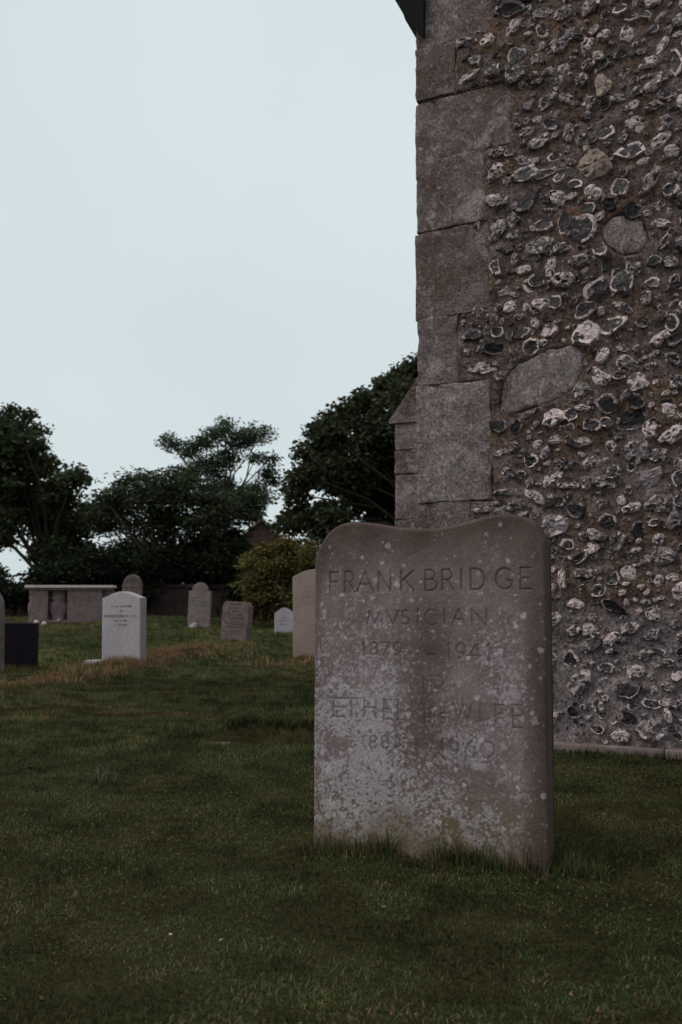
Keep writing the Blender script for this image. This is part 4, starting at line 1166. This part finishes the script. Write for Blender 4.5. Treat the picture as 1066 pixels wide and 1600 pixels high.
# long uncut grass against the large headstone, the wall foot and the other stones
Vs, Fs, Cs, off = [], [], [], 0
def fringe(n, x, y, l0, l1, w0, w1, dry=.2, lean=.35):
    c = grass_col(x, y, rg)
    d = rg.uniform(size=len(x)) < dry
    c[d] = np.array([0.13, 0.088, 0.04]) * rg.uniform(.6, 1.3, (d.sum(), 1))
    put(*blades(np.stack([x, y, G(x, y)], -1), rg.uniform(l0, l1, len(x)) * rg.uniform(.5, 1, len(x)), rg.uniform(w0, w1, len(x)), c, rg, 2, lean))
def along(n, a0, a1, b0, b1):
    a = rg.uniform(a0, a1, n); b = rg.uniform(b0, b1, n)
    return PL.x + HD.x * a + HN.x * b, PL.y + HD.y * a + HN.y * b
a_ = along(5200, -.03, HW + .03, .003, .09)
kf = vn(a_[0] * 16, a_[1] * 16, 0, 44) + .35 * vn(a_[0] * 50, a_[1] * 50, 0, 45) > rg.uniform(.45, 1.15, 5200)
fringe(0, a_[0][kf], a_[1][kf], .015, .06, .002, .004, .35, .6)
for c0, sg_, nn in ((.10, .06, 130), (.25, .03, 120), (.5, .05, 260), (.56, .05, 160), (.70, .04, 80)):
    a = rg.normal(c0, sg_, nn).clip(-.02, HW + .03); b = np.abs(rg.normal(.012, .02, nn)) + .004
    fringe(0, PL.x + HD.x * a + HN.x * b, PL.y + HD.y * a + HN.y * b, .05, .135, .002, .004, .25, .3)
a = rg.uniform(0, .12, 900); b = rg.uniform(0, .1, 900)     # right-hand side of the stone
q = rg.uniform(-.12, .02, 900); e = HW + .006 + rg.uniform(0, .16, 900)
fringe(0, PL.x + HD.x * e + HN.x * q, PL.y + HD.y * e + HN.y * q, .03, .11, .002, .004, .06)
w_a = rg.uniform(-.02, 2.4, 1500); w_b = -.085 - np.abs(rg.normal(0, .03, 1500))
fringe(0, CORNER.x + U.x * w_a + N.x * w_b, CORNER.y + U.y * w_a + N.y * w_b, .03, .08, .003, .006, .15)
for ob in [o for o in col.objects if o.name.startswith('headstone') and o.type == 'EMPTY']:
    p = ob.location; ww = .42
    x = p.x + rg.uniform(-ww, ww, 260); y = p.y - .1 - rg.uniform(0, .14, 260)
    fringe(0, x, y, .05, .12, .006, .012, .25)
x = rg.uniform(-1.0, .4, 2600); yl = 5.78 + 0.05 * np.sin(x * 9) + 0.09 * (vn(x * 5, 0 * x, 0, 9) - .5) - 0.12 * (x + .4)
fringe(0, x, yl + rg.uniform(.05, .16, 2600), .03, .07, .004, .008, .12)
o = mk('long_grass', np.concatenate(Vs), np.concatenate(Fs), M['blade'], None, True, None, {'col': ('FLOAT_COLOR', np.concatenate(Cs))})
tag(o, 'longer uncut grass growing round the feet of the stones', 'grass', None, 'stuff')

# dry straw-coloured strip
Vs, Fs, Cs, off = [], [], [], 0
n = 60000
y = rg.uniform(7.0, 16.2, n); lx = -2.85 + (y - 8.3) * .148
x = lx + rg.normal(0, .15, n) * (.7 + .5 * vn(y * 1.3, 0 * y, 0, 4))
pat = fbm(x * 2, y * 1.2, 0, 221, 3); ok = pat + rg.normal(0, .08, n) > .42; x, y = x[ok], y[ok]
x2, y2 = [], []
for px_, py_, nn, sx2, sy2 in ((455, 1036, 1600, .2, .3), (480, 1033, 900, .18, .2), (290, 1018, 3500, .45, .6), (455, 1040, 300, .3, .2)):
    g = ground(px_, py_); x2.append(rg.normal(g.x, sx2, nn)); y2.append(rg.normal(g.y, sy2, nn))
x = np.concatenate([x] + x2); y = np.concatenate([y] + y2)
n = len(x)
kq = rg.uniform(size=(n, 1))
c = np.array([0.36, 0.225, 0.125]) * (1 - kq) + np.array([0.17, 0.095, 0.055]) * kq
c = np.where(rg.uniform(size=(n, 1)) < .22, np.array([[0.06, 0.07, 0.024]]), c) * rg.uniform(.7, 1.3, (n, 1))
hh = rg.uniform(.03, .1, n) * (.35 + 1.3 * ss(.35, .7, fbm(x * 4, y * 2.5, 0, 231, 3)))
put(*blades(np.stack([x, y, G(x, y)], -1), hh, rg.uniform(.004, .009, n), c, rg, 2, .9))
o = mk('dry_grass', np.concatenate(Vs), np.concatenate(Fs), M['blade'], None, True, None, {'col': ('FLOAT_COLOR', np.concatenate(Cs))})
tag(o, 'rough strip of dry brown grass in front of the clean white headstone', 'grass', None, 'stuff')

# small white flower heads in the lawn
M['petal'] = NT('daisy_petal').out((0.7, 0.7, 0.68), .6)
M['disc'] = NT('daisy_disc').out((0.5, 0.33, 0.05), .7)
bm = bmesh.new()
for q in range(11):
    a = 2 * math.pi * q / 11
    vs = [bm.verts.new((r * math.cos(a + da), r * math.sin(a + da), z)) for r, da, z in ((.002, 0, 0), (.007, -.2, .0014), (.010, 0, .001), (.007, .2, .0014))]
    bm.faces.new(vs)
me_p = mk_bm('petals', bm, M['petal'], None).data
bpy.data.objects.remove(bpy.data.objects['petals'])
bm = bmesh.new(); bmesh.ops.create_uvsphere(bm, u_segments=8, v_segments=5, radius=.0032)
for v in bm.verts: v.co.z = v.co.z * .5 + .001
me_d = mk_bm('disc', bm, M['disc'], None).data
bpy.data.objects.remove(bpy.data.objects['disc'])
for px_, py_ in ((266, 1481), (345, 1489), (38, 1286), (358, 1180), (237, 1185), (600, 1437), (404, 1108)):
    g = ground(px_, py_)
    r_ = empty('daisy', g + Vector((0, 0, .03))); r_.rotation_euler = (random.uniform(-.5, .2), random.uniform(-.3, .3), random.uniform(0, 6))
    k_ = random.uniform(.4, .65); r_.scale = (k_, k_, k_)
    for nm, me in (('petals', me_p), ('disc', me_d)):
        c_ = bpy.data.objects.new(nm, me); col.objects.link(c_); c_.parent = r_
    tag(r_, 'tiny white daisy growing in the mown grass', 'daisy', 'daisies in the lawn')

# a pale weed in the lawn
g = ground(163, 1221)
rw = np.random.default_rng(5); nW = 26
V, F, C = blades(np.stack([rw.normal(0, .035, nW), rw.normal(0, .03, nW), np.zeros(nW)], -1), rw.uniform(.05, .11, nW), rw.uniform(.005, .009, nW),
                 np.array([[.11, .115, .075]]) * rw.uniform(.6, 1.2, (nW, 1)), rw, 2, .7)
o = mk('weed', V, F, M['blade'], None, True, None, {'col': ('FLOAT_COLOR', C)}); o.location = g
tag(o, 'pale thin-leaved weed standing up from the mown lawn at the left', 'weed')
